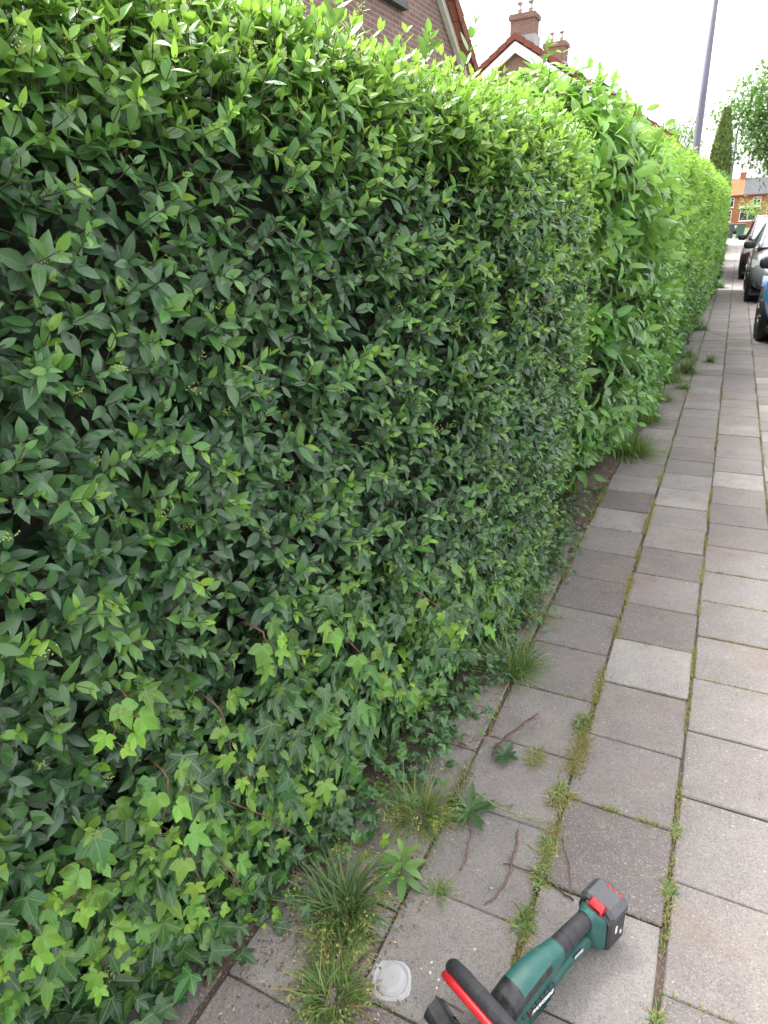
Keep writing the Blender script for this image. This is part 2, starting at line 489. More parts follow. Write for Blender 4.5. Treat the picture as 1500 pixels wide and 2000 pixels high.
# ------------------------------------------------------------------ hedge section: profile swept along the path
class Hedge:
    def __init__(s, face, base, H, r, depth, y0, y1, lump=0.035, seed=0):
        s.face, s.base, s.H, s.r, s.depth, s.y0, s.y1, s.lump = face, base, H, r, depth, y0, y1, lump
        q = np.random.default_rng(seed); s.k = q.uniform(-1, 1, (6, 4)) * np.array([5, 5, 5, 6.28]); s.k[3:, :3] *= 2.2

    def fx(s, y): return np.interp(y, *zip(*s.face))
    def bx(s, y): return np.interp(y, *zip(*s.base))
    def hz(s, y): return np.interp(y, *zip(*s.H))

    def noise(s, P):
        a = 0
        for i, (kx, ky, kz, ph) in enumerate(s.k): a = a + np.sin(P @ np.array([kx, ky, kz]) + ph) * (1 if i < 3 else .5)
        return a / 3

    def point(s, y, t, inset=0.0):
        """t: arc length from the ground up the face, over the shoulder and along the top"""
        y = np.asarray(y, float); t = np.asarray(t, float)
        f, b, H = s.fx(y), s.bx(y), s.hz(y); r = s.r
        lf = H - r; la = r * math.pi / 2
        z = np.clip(t, 0, lf)
        x = f + (b - f) * np.clip(1 - z / 0.95, 0, 1) ** 1.6 - 0.05 * np.clip((z - 1.2) / 0.6, 0, 1) ** 2
        n = np.stack([np.ones_like(y), np.zeros_like(y), 0.12 * (z - 1.0)], -1)
        a = np.clip((t - lf) / r, 0, math.pi / 2)
        arc = t > lf
        x = np.where(arc, x - r + r * np.cos(a), x); z = np.where(arc, lf + r * np.sin(a), z)
        n = np.where(arc[..., None], np.stack([np.cos(a), 0 * a, np.sin(a)], -1), n)
        top = t > lf + la
        x = np.where(top, x - (t - lf - la), x)
        dfy = (s.fx(y + .05) - s.fx(y - .05)) / .1
        n = n.copy(); n[..., 1] -= dfy * n[..., 0]
        n = nrm(n)
        P = np.stack([x, y, z], -1)
        P = P + n * (s.noise(P) * s.lump - inset)[..., None]
        return P, n

    def tmax(s, y): return s.hz(y) - s.r + s.r * math.pi / 2 + s.depth

    def sample(s, n, dens=None, tlo=0.0):
        y = rng.uniform(s.y0, s.y1, n); t = tlo + rng.random(n) * (s.tmax(y) - tlo)
        return y, t

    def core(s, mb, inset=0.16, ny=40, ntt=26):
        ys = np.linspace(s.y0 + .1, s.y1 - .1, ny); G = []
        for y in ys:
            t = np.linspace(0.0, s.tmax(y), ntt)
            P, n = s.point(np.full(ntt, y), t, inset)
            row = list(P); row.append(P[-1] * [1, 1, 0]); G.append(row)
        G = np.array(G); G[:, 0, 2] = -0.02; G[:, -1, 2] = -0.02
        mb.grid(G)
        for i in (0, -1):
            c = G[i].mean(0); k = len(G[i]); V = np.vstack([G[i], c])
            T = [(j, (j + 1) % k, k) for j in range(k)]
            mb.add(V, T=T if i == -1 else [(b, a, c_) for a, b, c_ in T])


# ------------------------------------------------------------------ setting: ground, bed, pavement, road
def mat_concrete():
    m = NT('paving_concrete'); o = m.obj()
    at = m.n('Attribute', attribute_name='tint'); sp = m.n('SeparateColor'); m.l(at.outputs['Color'], sp.inputs[0])
    tone, warm, seed = sp.outputs
    base = m.ramp(tone, [(0.0, (0.145, 0.130, 0.126)), (0.5, (0.238, 0.217, 0.205)), (1.0, (0.355, 0.33, 0.31))])
    base = m.mix(m.math('MULTIPLY', warm, 0.25), base, (0.20, 0.16, 0.14))
    big = m.noise(5, 5, 0.65, o)
    base = m.mix(m.math('MULTIPLY', m.ramp(big, [(0.42, (0, 0, 0)), (0.72, (1, 1, 1))]), 0.45), base, (0.112, 0.10, 0.098))
    mid = m.noise(38, 4, 0.7, o)
    base = m.mix(m.math('MULTIPLY', m.ramp(mid, [(0.5, (0, 0, 0)), (0.75, (1, 1, 1))]), 0.35), base, (0.235, 0.21, 0.20))
    v = m.n('TexVoronoi', _Scale=330.0); m.l(o, v.inputs['Vector'])
    agg = m.n('SeparateColor'); m.l(v.outputs['Color'], agg.inputs[0])
    base = m.mix(m.math('MULTIPLY', m.math('GREATER_THAN', agg.outputs[0], 0.72), 0.34), base, (0.065, 0.059, 0.060))
    base = m.mix(m.math('MULTIPLY', m.math('GREATER_THAN', agg.outputs[1], 0.92), 0.5), base, (0.33, 0.30, 0.29))
    v2 = m.n('TexVoronoi', _Scale=95.0); m.l(o, v2.inputs['Vector']); a2 = m.n('SeparateColor'); m.l(v2.outputs['Color'], a2.inputs[0])
    dot = m.math('MULTIPLY', m.math('GREATER_THAN', a2.outputs[0], 0.975), m.math('LESS_THAN', v2.outputs['Distance'], 0.28))
    base = m.mix(m.math('MULTIPLY', dot, 0.45), base, (0.50, 0.46, 0.43))
    stain = m.noise(2.3, 6, 0.7, o)
    base = m.mix(m.math('MULTIPLY', m.ramp(stain, [(0.54, (0, 0, 0)), (0.68, (1, 1, 1))]), 0.6), base, (0.19, 0.138, 0.105))
    lich = m.noise(13, 7, 0.75, o)
    base = m.mix(m.math('MULTIPLY', m.ramp(lich, [(0.60, (0, 0, 0)), (0.66, (1, 1, 1))]), 0.38), base, (0.31, 0.295, 0.26))
    dark = m.noise(7.3, 7, 0.75, o)
    base = m.mix(m.math('MULTIPLY', m.ramp(dark, [(0.32, (1, 1, 1)), (0.41, (0, 0, 0))]), 0.42), base, (0.085, 0.078, 0.070))
    m.set(Base_Color=base, Roughness=0.9, Specular_IOR_Level=0.25)
    h = m.math('ADD', m.math('MULTIPLY', v.outputs['Distance'], 0.8), m.math('MULTIPLY', m.noise(140, 3, 0.6, o), 0.8))
    m.bump(h, 0.55, 0.003)
    return m.m


def mat_soil(name, c0, c1, sc=14):
    m = NT(name); o = m.obj()
    a = m.noise(sc, 6, 0.7, o); b = m.noise(sc * 9, 3, 0.7, o)
    col = m.mix(a, c0, c1)
    col = m.mix(m.math('MULTIPLY', m.ramp(b, [(0.5, (0, 0, 0)), (0.66, (1, 1, 1))]), 0.6), col, tuple(min(1, c * 1.9) for c in c1))
    m.set(Base_Color=col, Roughness=0.95, Specular_IOR_Level=0.2)
    m.bump(m.math('ADD', a, m.math('MULTIPLY', b, 0.6)), 0.8, 0.02)
    return m.m


M_conc = mat_concrete()
M_soil = mat_soil('soil', (0.060, 0.046, 0.036), (0.135, 0.105, 0.082))
M_garden = mat_soil('garden_ground', (0.05, 0.07, 0.03), (0.09, 0.11, 0.045), 2)
M_asphalt = mat_soil('asphalt', (0.05, 0.05, 0.052), (0.085, 0.083, 0.082), 30)
M_pale = mat_soil('crossing_paving', (0.18, 0.165, 0.155), (0.24, 0.22, 0.21), 1.2)

g = MB(); g.add([(-400, -60, -.06), (400, -60, -.06), (400, 900, -.06), (-400, 900, -.06)], [(0, 1, 2, 3)])
tag(g.build('ground', M_garden), kind='structure')
# soil under and beside the slabs, gently uneven
g = MB(); xs = np.concatenate([np.linspace(-2.2, -1.3, 8), np.linspace(-1.27, -.2, 60), np.linspace(-.1, 1.0, 8)]); ys = np.concatenate([np.linspace(-1.5, 0, 8), np.linspace(.03, 5, 170), np.linspace(5.3, 47, 120)])
X, Y = np.meshgrid(xs, ys, indexing='xy')
bx = np.interp(Y, (-1, .4, .65, .95, 1.6, 2.2, 3.6, 6, 9, 18, 50), (-1.3, -1.2, -1.0, -.86, -.68, -.62, -.66, -.46, -.43, -.3, -.4))
rise = np.clip((bx + .06 - X) / .12, 0, 1)
Z = -0.0085 + rise * 0.028 + rise * (0.012 * np.sin(13 * X + 9 * Y) * np.sin(21 * Y - 5 * X) + rng.normal(0, .004, X.shape)) + rng.normal(0, .0015, X.shape)
Z = Z + np.where((X < -.46) & (Y < 5), .003, 0)
g.grid(np.stack([X, Y, Z], -1)); tag(g.build('soil_bed', M_soil), kind='structure')
g = MB(); g.add([(1.3, -40, -.05), (7.2, -40, -.05), (7.2, 48, -.05), (1.3, 48, -.05)], [(0, 1, 2, 3)])
tag(g.build('road', M_asphalt), kind='structure')
g = MB(); g.box((1.10, -20, -.08), (1.24, 47, -.012), bevel=.008); tag(g.build('kerb', M_pale), kind='structure')
g = MB(); g.add([(-30, 46.6, -.035), (40, 46.6, -.035), (40, 64, -.035), (-30, 64, -.035)], [(0, 1, 2, 3)])
tag(g.build('crossing_road', M_pale), kind='structure')
g = MB(); g.box((7.2, -40, -.08), (7.34, 46, .05), bevel=.01); tag(g.build('far_kerb', M_pale), kind='structure')

# the paving slabs: one pavement of separate bevelled slabs, slightly out of line
SL = 0.3
columns = [(-0.820, 0.30), (-0.520, 0.30), (-0.2214, 0.0), (0.0786, 0.142), (0.378, 0.02), (0.678, 0.19), (0.9, None)]
A_Y0 = 1.2072
TONES = {}
pm = MB()
known = {(2, 6): .12, (2, 8): .55, (3, 3): .5, (2, 9): .8, (3, 10): .8, (3, 8): .12, (3, 7): .2, (1, 6): .3, (2, 12): .2, (2, 11): .25}
xl = [-.820, -.5214, -.2214, .0786, .378, .678, .978]
offs = [0.07, 0.158, 0.0, 0.142, 0.03, 0.17]
for ci in range(6):
    for k in range(-8, 152):
        ya = A_Y0 + offs[ci] + k * SL
        yb = ya + SL
        if ci == 0 and (ya < .15 or (ya > 3.3)): continue
        q = random.Random(ci * 1000 + k)
        gx, gy = (.0062, .0022)
        tone = known.get((ci, k), min(1, max(0, q.gauss(.47, .19))))
        if k > 22: tone = min(1, max(0, q.gauss(.55, .12)))
        x0, x1 = xl[ci] + gx * q.uniform(.5, 1.2), xl[ci + 1] - gx * q.uniform(.5, 1.2)
        y0, y1 = ya + gy * q.uniform(.4, 1.6), yb - gy * q.uniform(.4, 1.6)
        zt = q.gauss(0, .0018); an = q.gauss(0, .006)
        tx, ty = q.gauss(0, .004), q.gauss(0, .004)
        R = np.array([[1, -an, tx], [an, 1, ty], [-tx, -ty, 1]])
        pm.box((x0, y0, -.05), (x1, y1, 0), tint=(tone, q.random(), q.random()), bevel=.0035, R=R, off=(q.gauss(0, .002), 0, zt))
for ya in (.17, .47, .77):
    pm.box((-1.118, ya + .004, -.05), (-.829, ya + .297, -.004), tint=(.22, .9, .3), bevel=.006, R=[[1, -.01, .01], [.01, 1, .008], [-.01, -.008, 1]])
tag(pm.build('pavement', M_conc, smooth=False), kind='structure')

# ------------------------------------------------------------------ near privet hedge
near = Hedge(face=[(-1, -1.02), (.3, -.93), (.9, -.87), (1.3, -.79), (1.8, -.67), (2.3, -.585), (2.8, -.54), (3.05, -.58), (3.3, -.70), (3.6, -.95)],
             base=[(-1, -1.32), (.4, -1.17), (.65, -1.02), (.95, -.92), (1.6, -.76), (2.2, -.70), (2.8, -.68), (3.6, -.95)],
             H=[(-1, 2.04), (.55, 2.04), (.95, 2.005), (1.3, 1.985), (2, 1.945), (2.9, 1.945), (3.6, 1.85)], r=.27, depth=.55, y0=-.75, y1=3.55, seed=3)
hedge = empty('privet_hedge', (-1.1, 1.4, 0), 0, 'large dark green hedge with lime new growth on top and ivy at its foot', 'hedge')


def child_build(mb, name, mat, root, smooth=True):
    o = mb.build(name, mat, None, smooth); o.parent = root
    o.matrix_parent_inverse = Matrix.Translation(root.location).inverted() if root.rotation_euler.z == 0 else root.matrix_basis.inverted()
    return o


def privet_hedge(h, nsurf, ndeep, lf, st, size, tpls, tips, lime, age_fn):
    # deep layer: older leaves facing every way behind the surface
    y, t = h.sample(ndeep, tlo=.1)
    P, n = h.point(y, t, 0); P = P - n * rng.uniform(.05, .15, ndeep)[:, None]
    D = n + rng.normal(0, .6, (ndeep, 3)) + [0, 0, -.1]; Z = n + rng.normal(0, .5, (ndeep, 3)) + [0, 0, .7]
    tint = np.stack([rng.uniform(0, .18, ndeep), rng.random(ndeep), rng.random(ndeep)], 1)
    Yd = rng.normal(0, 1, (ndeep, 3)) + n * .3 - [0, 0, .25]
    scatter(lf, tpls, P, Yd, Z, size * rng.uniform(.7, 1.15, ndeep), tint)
    # surface shoots
    y, t = h.sample(nsurf, tlo=.08)
    P, n = h.point(y, t, 0)
    up = np.array([0, 0, 1.0])
    L = rng.uniform(.05, .11, nsurf)
    long_ = rng.random(nsurf) < tips
    L = np.where(long_, rng.uniform(.10, .17, nsurf), L)
    P = P - n * np.where(long_, .05, rng.uniform(.03, .085, nsurf))[:, None]
    D = n * .75 + up * .38 + rng.normal(0, .33, (nsurf, 3))
    npair = np.clip((L / .024).astype(int), 2, 6)
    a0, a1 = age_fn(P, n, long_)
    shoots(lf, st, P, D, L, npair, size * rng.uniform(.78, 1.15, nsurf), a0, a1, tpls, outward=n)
    return P, D, L


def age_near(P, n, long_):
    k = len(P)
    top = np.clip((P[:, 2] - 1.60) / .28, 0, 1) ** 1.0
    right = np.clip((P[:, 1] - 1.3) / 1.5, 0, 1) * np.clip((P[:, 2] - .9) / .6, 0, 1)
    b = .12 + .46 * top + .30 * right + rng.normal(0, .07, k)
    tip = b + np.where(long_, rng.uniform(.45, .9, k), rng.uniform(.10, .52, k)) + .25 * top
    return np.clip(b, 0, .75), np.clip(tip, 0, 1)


lf, st = MB(), MB()
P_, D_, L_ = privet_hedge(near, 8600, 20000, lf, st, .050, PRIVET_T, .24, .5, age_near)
# extra upright new shoots along the shoulder and top
n_ = 1200
y = rng.uniform(near.y0, near.y1, n_); t = near.hz(y) - near.r + rng.uniform(-.05, .8, n_)
P, n = near.point(y, t, .03)
shoots(lf, st, P, n * .4 + [0, 0, 1] + rng.normal(0, .25, (n_, 3)), rng.uniform(.06, .14, n_), rng.integers(3, 6, n_), rng.uniform(.042, .058, n_),
       np.full(n_, .55) + rng.normal(0, .08, n_), np.full(n_, .95), PRIVET_T, theta=(62, 22), light=.2)
# a few tall whips that missed the last cut
for px, py, Y_, tip in ((905, 112, 1.75, (936, 12)), (640, 62, 1.15, (655, -25)), (830, 95, 1.5, (838, 60)), (1060, 100, 2.5, (1072, 78))):
    A = at_y(px, py + 30, Y_); Bp = at_y(*tip, Y_)
    Lw = np.linalg.norm(Bp - A)
    shoots(lf, st, A[None], (Bp - A)[None], np.array([Lw]), np.array([5]), np.array([.046]), np.array([.45]), np.array([.7]), PRIVET_T, theta=(45, 25), light=.1)
child_build(lf, 'foliage', M_privet, hedge)
# twigs and stems round a solid core, coloured dark as the shaded interior
core = MB(); near.core(core, .17)
k = 1300; y, t = near.sample(k); A, n = near.point(y, t, .17); Bp = A + n * .10 + rng.normal(0, .06, (k, 3))
sticks(st, A, Bp, .003, .0014)
k = 60; yy = rng.uniform(-.5, 3.4, k); A = np.stack([near.bx(yy) - rng.uniform(.14, .40, k), yy, np.full(k, -.02)], 1)
sticks(st, A, A + np.stack([rng.normal(.0, .05, k), rng.normal(0, .15, k), rng.uniform(.3, .6, k)], 1), .011, .005)
child_build(st, 'twigs', M_wood, hedge); child_build(core, 'dark_core', M_core, hedge)
# flower buds at shoot tips
bd = MB(); s_ = rng.random(len(P_)) < .05; TP = (P_ + D_ / np.linalg.norm(D_, axis=1, keepdims=True) * L_[:, None])[s_]; dd = nrm(D_[s_])
for i in range(len(TP)):
    kk = 14; q = TP[i] + dd[i] * (np.arange(kk) / kk * .024)[:, None] + rng.normal(0, .0035, (kk, 3))
    o = np.array([(1, 0, 0), (-1, 0, 0), (0, 1, 0), (0, -1, 0), (0, 0, 1), (0, 0, -1)]) * .0019
    T8 = [(0, 2, 4), (2, 1, 4), (1, 3, 4), (3, 0, 4), (2, 0, 5), (1, 2, 5), (3, 1, 5), (0, 3, 5)]
    V = (q[:, None] + o[None]).reshape(-1, 3)
    bd.add(V, T=(np.array(T8)[None] + (np.arange(kk) * 6)[:, None, None]).reshape(-1, 3))
child_build(bd, 'flower_buds', plain('bud', (0.30, 0.36, 0.10), 0.6), hedge)

# ------------------------------------------------------------------ second shrub, larger leaves
fx = Hedge(face=[(3.2, -.95), (3.5, -.66), (3.9, -.52), (4.5, -.43), (5.2, -.44), (5.9, -.5)],
           base=[(3.2, -1.0), (3.6, -.80), (4.5, -.66), (5.9, -.6)], H=[(3.2, 1.95), (3.7, 2.10), (4.4, 2.04), (5.2, 1.96), (5.9, 1.95)], r=.34, depth=.6, y0=3.25, y1=5.85, lump=.06, seed=9)
shrub = empty('leafy_shrub', (-.9, 4.6, 0), 0, 'bright green shrub with long drooping leaves between the dark and yellow hedges', 'shrub')
lf, st = MB(), MB()
k = 720; y, t = fx.sample(k, tlo=.15); P, n = fx.point(y, t, .06)
D = n * .7 + [0, 0, .35] + rng.normal(0, .35, (k, 3)); L = rng.uniform(.10, .28, k)
top = np.clip((P[:, 2] - .9) / .9, 0, 1)
shoots(lf, st, P, D, L, rng.integers(3, 6, k), rng.uniform(.105, .160, k), np.clip(.22 + .35 * top + rng.normal(0, .09, k), 0, 1), np.clip(.5 + .4 * top + rng.normal(0, .12, k), 0, 1), FORS_T, theta=(72, 35), droop=.5, light=.7)
k = 1100; y, t = fx.sample(k, tlo=.1); P, n = fx.point(y, t, .14)
scatter(lf, FORS_T, P, rng.normal(0, 1, (k, 3)) - [0, 0, .5], n + [0, 0, .6] + rng.normal(0, .4, (k, 3)), rng.uniform(.07, .11, k), np.stack([rng.uniform(0, .2, k), rng.random(k), rng.random(k)], 1))
# long arching sprays on the top
k = 60; yy = rng.uniform(3.5, 5.2, k); P, n = fx.point(yy, fx.hz(yy) - fx.r + rng.uniform(.1, .9, k), .05)
shoots(lf, st, P, n * .35 + [.1, 0, 1] + rng.normal(0, .3, (k, 3)), rng.uniform(.12, .22, k), rng.integers(4, 6, k), rng.uniform(.10, .135, k), np.full(k, .5), np.full(k, .8), FORS_T, theta=(62, 28), droop=.2, light=.5)
child_build(lf, 'foliage', M_forsythia, shrub)
core = MB(); fx.core(core, .20)  # solid core, dark so gaps between leaves read as shaded depth
k = 900; y, t = fx.sample(k); A, n = fx.point(y, t, .2); sticks(st, A, A + n * .18 + rng.normal(0, .06, (k, 3)), .004, .002)
k = 16; yy = rng.uniform(3.6, 5.6, k); A = np.stack([fx.bx(yy) - .1 - rng.random(k) * .2, yy, np.full(k, -.02)], 1)
sticks(st, A, A + np.stack([rng.normal(.1, .1, k), rng.normal(0, .15, k), rng.uniform(.5, 1, k)], 1), .012, .006)
child_build(st, 'twigs', M_wood, shrub); child_build(core, 'dark_core', M_core, shrub)

# ------------------------------------------------------------------ third hedge, yellow green, and the tall one at the end
def far_hedge(h, name, label, nshoot, size, ages, loc, ndeep):
    root = empty(name, loc, 0, label, 'hedge')
    lf, st = MB(), MB()
    def age_fn(P, n, long_):
        b = ages[0] + ages[1] * np.clip((P[:, 2] - .5) / 1.4, 0, 1) + rng.normal(0, .1, len(P))
        return np.clip(b, 0, .9), np.clip(b + rng.uniform(.05, .4, len(P)), 0, 1)
    privet_hedge(h, nshoot, ndeep, lf, None, size, SIMPLE_T, .25, .5, age_fn)
    child_build(lf, 'foliage', M_privet_far, root)
    core = MB(); h.core(core, .12, 60); st = core  # solid core coloured dark for the shade inside; real stems join it below
    k = 60; yy = rng.uniform(h.y0, h.y1, k); A = np.stack([h.bx(yy) - .12 - rng.random(k) * .15, yy, np.full(k, -.02)], 1)
    sticks(st, A, A + np.stack([rng.normal(.05, .08, k), rng.normal(0, .12, k), rng.uniform(.4, .8, k)], 1), .012, .006); child_build(st, 'dark_core', M_core, root)
    return root


h3 = Hedge(face=[(5.5, -.55), (6.2, -.46), (8, -.42), (11, -.38), (15, -.29), (18.4, -.27), (18.8, -.4)], base=[(5.5, -.6), (8, -.46), (12, -.42), (15, -.34), (18.8, -.4)],
           H=[(5.5, 2.06), (7, 2.14), (9, 2.16), (13, 2.15), (18.8, 2.2)], r=.22, depth=.6, y0=5.6, y1=17.9, lump=.06, seed=5)
far_hedge(h3, 'yellow_hedge', 'long yellow green hedge lining the pavement beyond the drooping shrub', 7500, .092, (.42, .45), (-.8, 12, 0), 5200)
h4 = Hedge(face=[(19.3, -.5), (20, -.42), (25, -.38), (26, -.46)], base=[(19.3, -.5), (25, -.42), (26, -.46)], H=[(19.3, 2.5), (26, 2.56)], r=.2, depth=.9, y0=19.3, y1=26, lump=.06, seed=6)
far_hedge(h4, 'tall_hedge', 'taller squarely clipped hedge at the far end of the pavement, below the dark conifer', 3800, .09, (.06, .26), (-.9, 22.5, 0), 3000)

# ------------------------------------------------------------------ ivy over the hedge foot
ivy = empty('ivy_plant', (-.95, .8, 0), 0, 'trailing ivy with lobed leaves covering the foot of the dark hedge', 'ivy')
lf, st = MB(), MB()
def ivy_zone(y, z):
    lim = np.interp(y, (-.6, .2, .6, .9, 1.2, 1.6, 2.0, 2.6), (.68, .70, .68, .80, .92, .76, .52, .32))
    return np.clip((lim - z) / .30, 0, 1)
k = 9000; y = rng.uniform(-.6, 2.7, k); z = rng.uniform(.0, 1.05, k); keep = rng.random(k) < ivy_zone(y, z) ** 1.3 * np.where(z < .35, 1, .6) * .50
y, z = y[keep], z[keep]; P, n = near.point(y, z, 0); k = len(y)
P = P + n * rng.uniform(-.01, .06, k)[:, None]
age = np.clip(rng.beta(1.2, 2.4, k), 0, 1)
scatter(lf, IVY_T, P, np.stack([rng.normal(.35, .3, k), rng.normal(0, .5, k), -np.abs(rng.normal(.75, .3, k))], 1), n * .8 + [0, 0, .65] + rng.normal(0, .3, (k, 3)), rng.uniform(.045, .088, k), np.stack([age, rng.random(k), rng.random(k)], 1))
# creeping over the soil at the left foot and along the base
for (cx, cy, sx, sy, cnt, s0, s1) in ((-1.15, .46, .12, .16, 230, .05, .085), (-1.0, .70, .08, .10, 130, .045, .075), (-.90, .92, .06, .10, 110, .04, .065), (-.80, 1.12, .05, .1, 80, .035, .055), (-.66, 1.75, .05, .25, 90, .025, .045), (-.60, 2.4, .045, .35, 300, .022, .040), (-.62, 3.05, .055, .28, 330, .022, .038), (-.66, 1.55, .05, .16, 120, .028, .045), (-.68, 3.6, .05, .2, 120, .025, .04), (-.72, 1.3, .05, .14, 50, .03, .05)):
    k = cnt; P = np.stack([rng.normal(cx, sx, k), rng.normal(cy, sy, k), rng.uniform(.012, .09, k)], 1)
    scatter(lf, IVY_T, P, np.stack([rng.normal(.4, .6, k), rng.normal(0, .7, k), rng.normal(-.15, .25, k)], 1), [0.15, 0, 1] + rng.normal(0, .3, (k, 3)), rng.uniform(s0, s1, k), np.stack([rng.beta(1.2, 4, k), rng.random(k), rng.random(k)], 1))
child_build(lf, 'foliage', M_ivy, ivy)
# hanging runners: (pixels along the runner, how far in front of the hedge face)
RUN = [([(428, 1365), (446, 1440), (462, 1500), (500, 1540)], .05), ([(455, 1568), (530, 1600), (590, 1640), (655, 1690)], .07), ([(352, 1630), (378, 1690), (400, 1740), (418, 1815)], .09),
       ([(335, 1500), (322, 1580), (305, 1640), (296, 1672)], .07), ([(448, 1690), (470, 1740), (500, 1780), (516, 1808)], .08), ([(258, 1350), (240, 1400), (222, 1435), (215, 1452)], .06),
       ([(62, 1790), (55, 1830), (35, 1870), (10, 1908)], .06), ([(200, 1820), (205, 1860), (210, 1900), (215, 1935)], .07), ([(182, 1700), (165, 1720), (140, 1755), (120, 1780)], .08), ([(515, 1225), (520, 1260), (525, 1290), (535, 1310)], .06),
       ([(640, 1640), (690, 1650), (745, 1660), (770, 1680)], .05), ([(660, 1230), (720, 1290), (770, 1330), (800, 1360)], .05), ([(790, 1140), (840, 1170), (880, 1210), (940, 1245)], .05), ([(355, 1780), (348, 1810), (345, 1840), (342, 1862)], .06)]
for pix, dz in RUN:
    px = np.array(pix, float); tt = np.linspace(0, 1, 12)
    xs_ = np.interp(tt, np.linspace(0, 1, len(px)), px[:, 0]); ys_ = np.interp(tt, np.linspace(0, 1, len(px)), px[:, 1])
    pts = []
    for a, b in zip(xs_, ys_):                       # march the sight line to the hedge face
        d = ray(a, b); s0 = None
        for s in np.linspace(.4, 4, 900):
            q = CAM + d * s
            if q[2] < 0.02: s0 = s; break
            F, n = near.point(np.array([q[1]]), np.array([max(q[2], 0)]))
            if q[0] < F[0][0] + dz: s0 = s; break
        pts.append(CAM + d * (s0 or 1.5))
    pts = np.array(pts); pts = np.vstack([pts[0] - [.06, 0, .0], pts])
    for _ in range(2): pts[1:-1] = (pts[:-2] + pts[1:-1] * 2 + pts[2:]) / 4
    pts[1:-1] += rng.normal(0, .0012, pts[1:-1].shape)
    tb = MB(); tb.tube(pts, np.linspace(.0026, .0012, len(pts)), 5)
    L = MB(); k = 0
    for f in np.arange(.15, 1.0, .125 if len(px) else .1):
        i = f * (len(pts) - 1); i0 = int(i); p = pts[i0] + (pts[min(i0 + 1, len(pts) - 1)] - pts[i0]) * (i - i0)
        dirp = nrm(pts[min(i0 + 1, len(pts) - 1)] - pts[i0]); side = nrm(np.cross(dirp, [1, -.3, .5])) * (1 if k % 2 else -1); k += 1
        pe = p + side * random.uniform(.018, .03) + np.array([.012, 0, .006])
        tb.tube([p, (p + pe) / 2 + [0, 0, .003], pe], .0008, 4)
        sz = .074 * (1 - .50 * f) * random.uniform(.85, 1.15)
        L.leaves(IVY_T[k % 5], pe[None], (side * .55 + np.array([.25, 0, -.75]) + rng.normal(0, .2, 3))[None], (np.array([.75, -.25, .7]) + rng.normal(0, .2, 3))[None], np.array([sz]), np.array([[min(1, .55 + .5 * f + random.uniform(-.1, .15)), random.random(), random.random()]]))
    p = pts[-1]; L.leaves(IVY_T[2], np.repeat(p[None], 2, 0), np.array([[.4, .3, -.5], [.2, -.4, -.6]]), np.array([[.5, 0, .8]] * 2), np.array([.017, .013]), np.array([[1, .4, .9]] * 2))
    r = child_build(tb, 'runner', M_runner, ivy)
    lo = L.build('leaves', M_ivy); lo.parent = r


# ------------------------------------------------------------------ grass
def blades(mb, P, az, lean, L, w, bend, tint, segs=5):
    n = len(P)
    d0 = np.stack([np.cos(az) * np.sin(lean), np.sin(az) * np.sin(lean), np.cos(lean)], 1)
    out = np.stack([np.cos(az), np.sin(az), np.zeros(n)], 1)
    side = np.stack([-np.sin(az), np.cos(az), np.zeros(n)], 1)
    V = []; p = P.copy(); d = d0.copy()
    for i in range(segs + 1):
        f = i / segs; ww = (w * 1.5 * (1 - f ** 1.7) * .5 + .0001)[:, None]
        V += [p - side * ww, p + side * ww]
        d = nrm(d + (out * .8 - [0, 0, 1.0]) * (bend / segs)[:, None]); p = p + d * (L / segs)[:, None]
        p[:, 2] = np.maximum(p[:, 2], .003)
    V = np.stack(V, 1).reshape(-1, 3); m = 2 * (segs + 1)
    q = np.array([(2 * i, 2 * i + 1, 2 * i + 3, 2 * i + 2) for i in range(segs)])
    uv = np.tile(np.array([(s, i / segs) for i in range(segs + 1) for s in (-1, 1)]), (n, 1))
    mb.add(V, (q[None] + (np.arange(n) * m)[:, None, None]).reshape(-1, 4), uv=uv, tint=np.repeat(tint, m, 0))


def seed_heads(mb, base, az, H, tint, n_sp=13):
    """open grass panicles: thin stem, whorls of tiny spikelets"""
    for i in range(len(base)):
        d = np.array([math.cos(az[i]) * .55, math.sin(az[i]) * .55, .85]); tt = np.linspace(0, 1, 6)
        pts = base[i] + d[None] * (tt * H[i])[:, None] - np.array([0, 0, 1])[None] * (tt ** 2.4 * H[i] * .35)[:, None] + np.array([math.cos(az[i]), math.sin(az[i]), 0])[None] * (tt ** 2.4 * H[i] * .15)[:, None]
        mb.tube(pts, np.linspace(.0008, .0004, 6), 3, tint=tint[i], caps=False)
        k = n_sp; f = rng.uniform(.68, 1.0, k); c = np.stack([np.interp(f, tt, pts[:, j]) for j in range(3)], 1)
        c = c + rng.normal(0, .007, (k, 3)) * (1.3 - f)[:, None] * 2.2
        mb.leaves(SIMPLE_T[0], c, rng.normal(0, 1, (k, 3)) + [0, 0, -.2], rand_unit(k), rng.uniform(.006, .0105, k), np.tile(tint[i], (k, 1)))


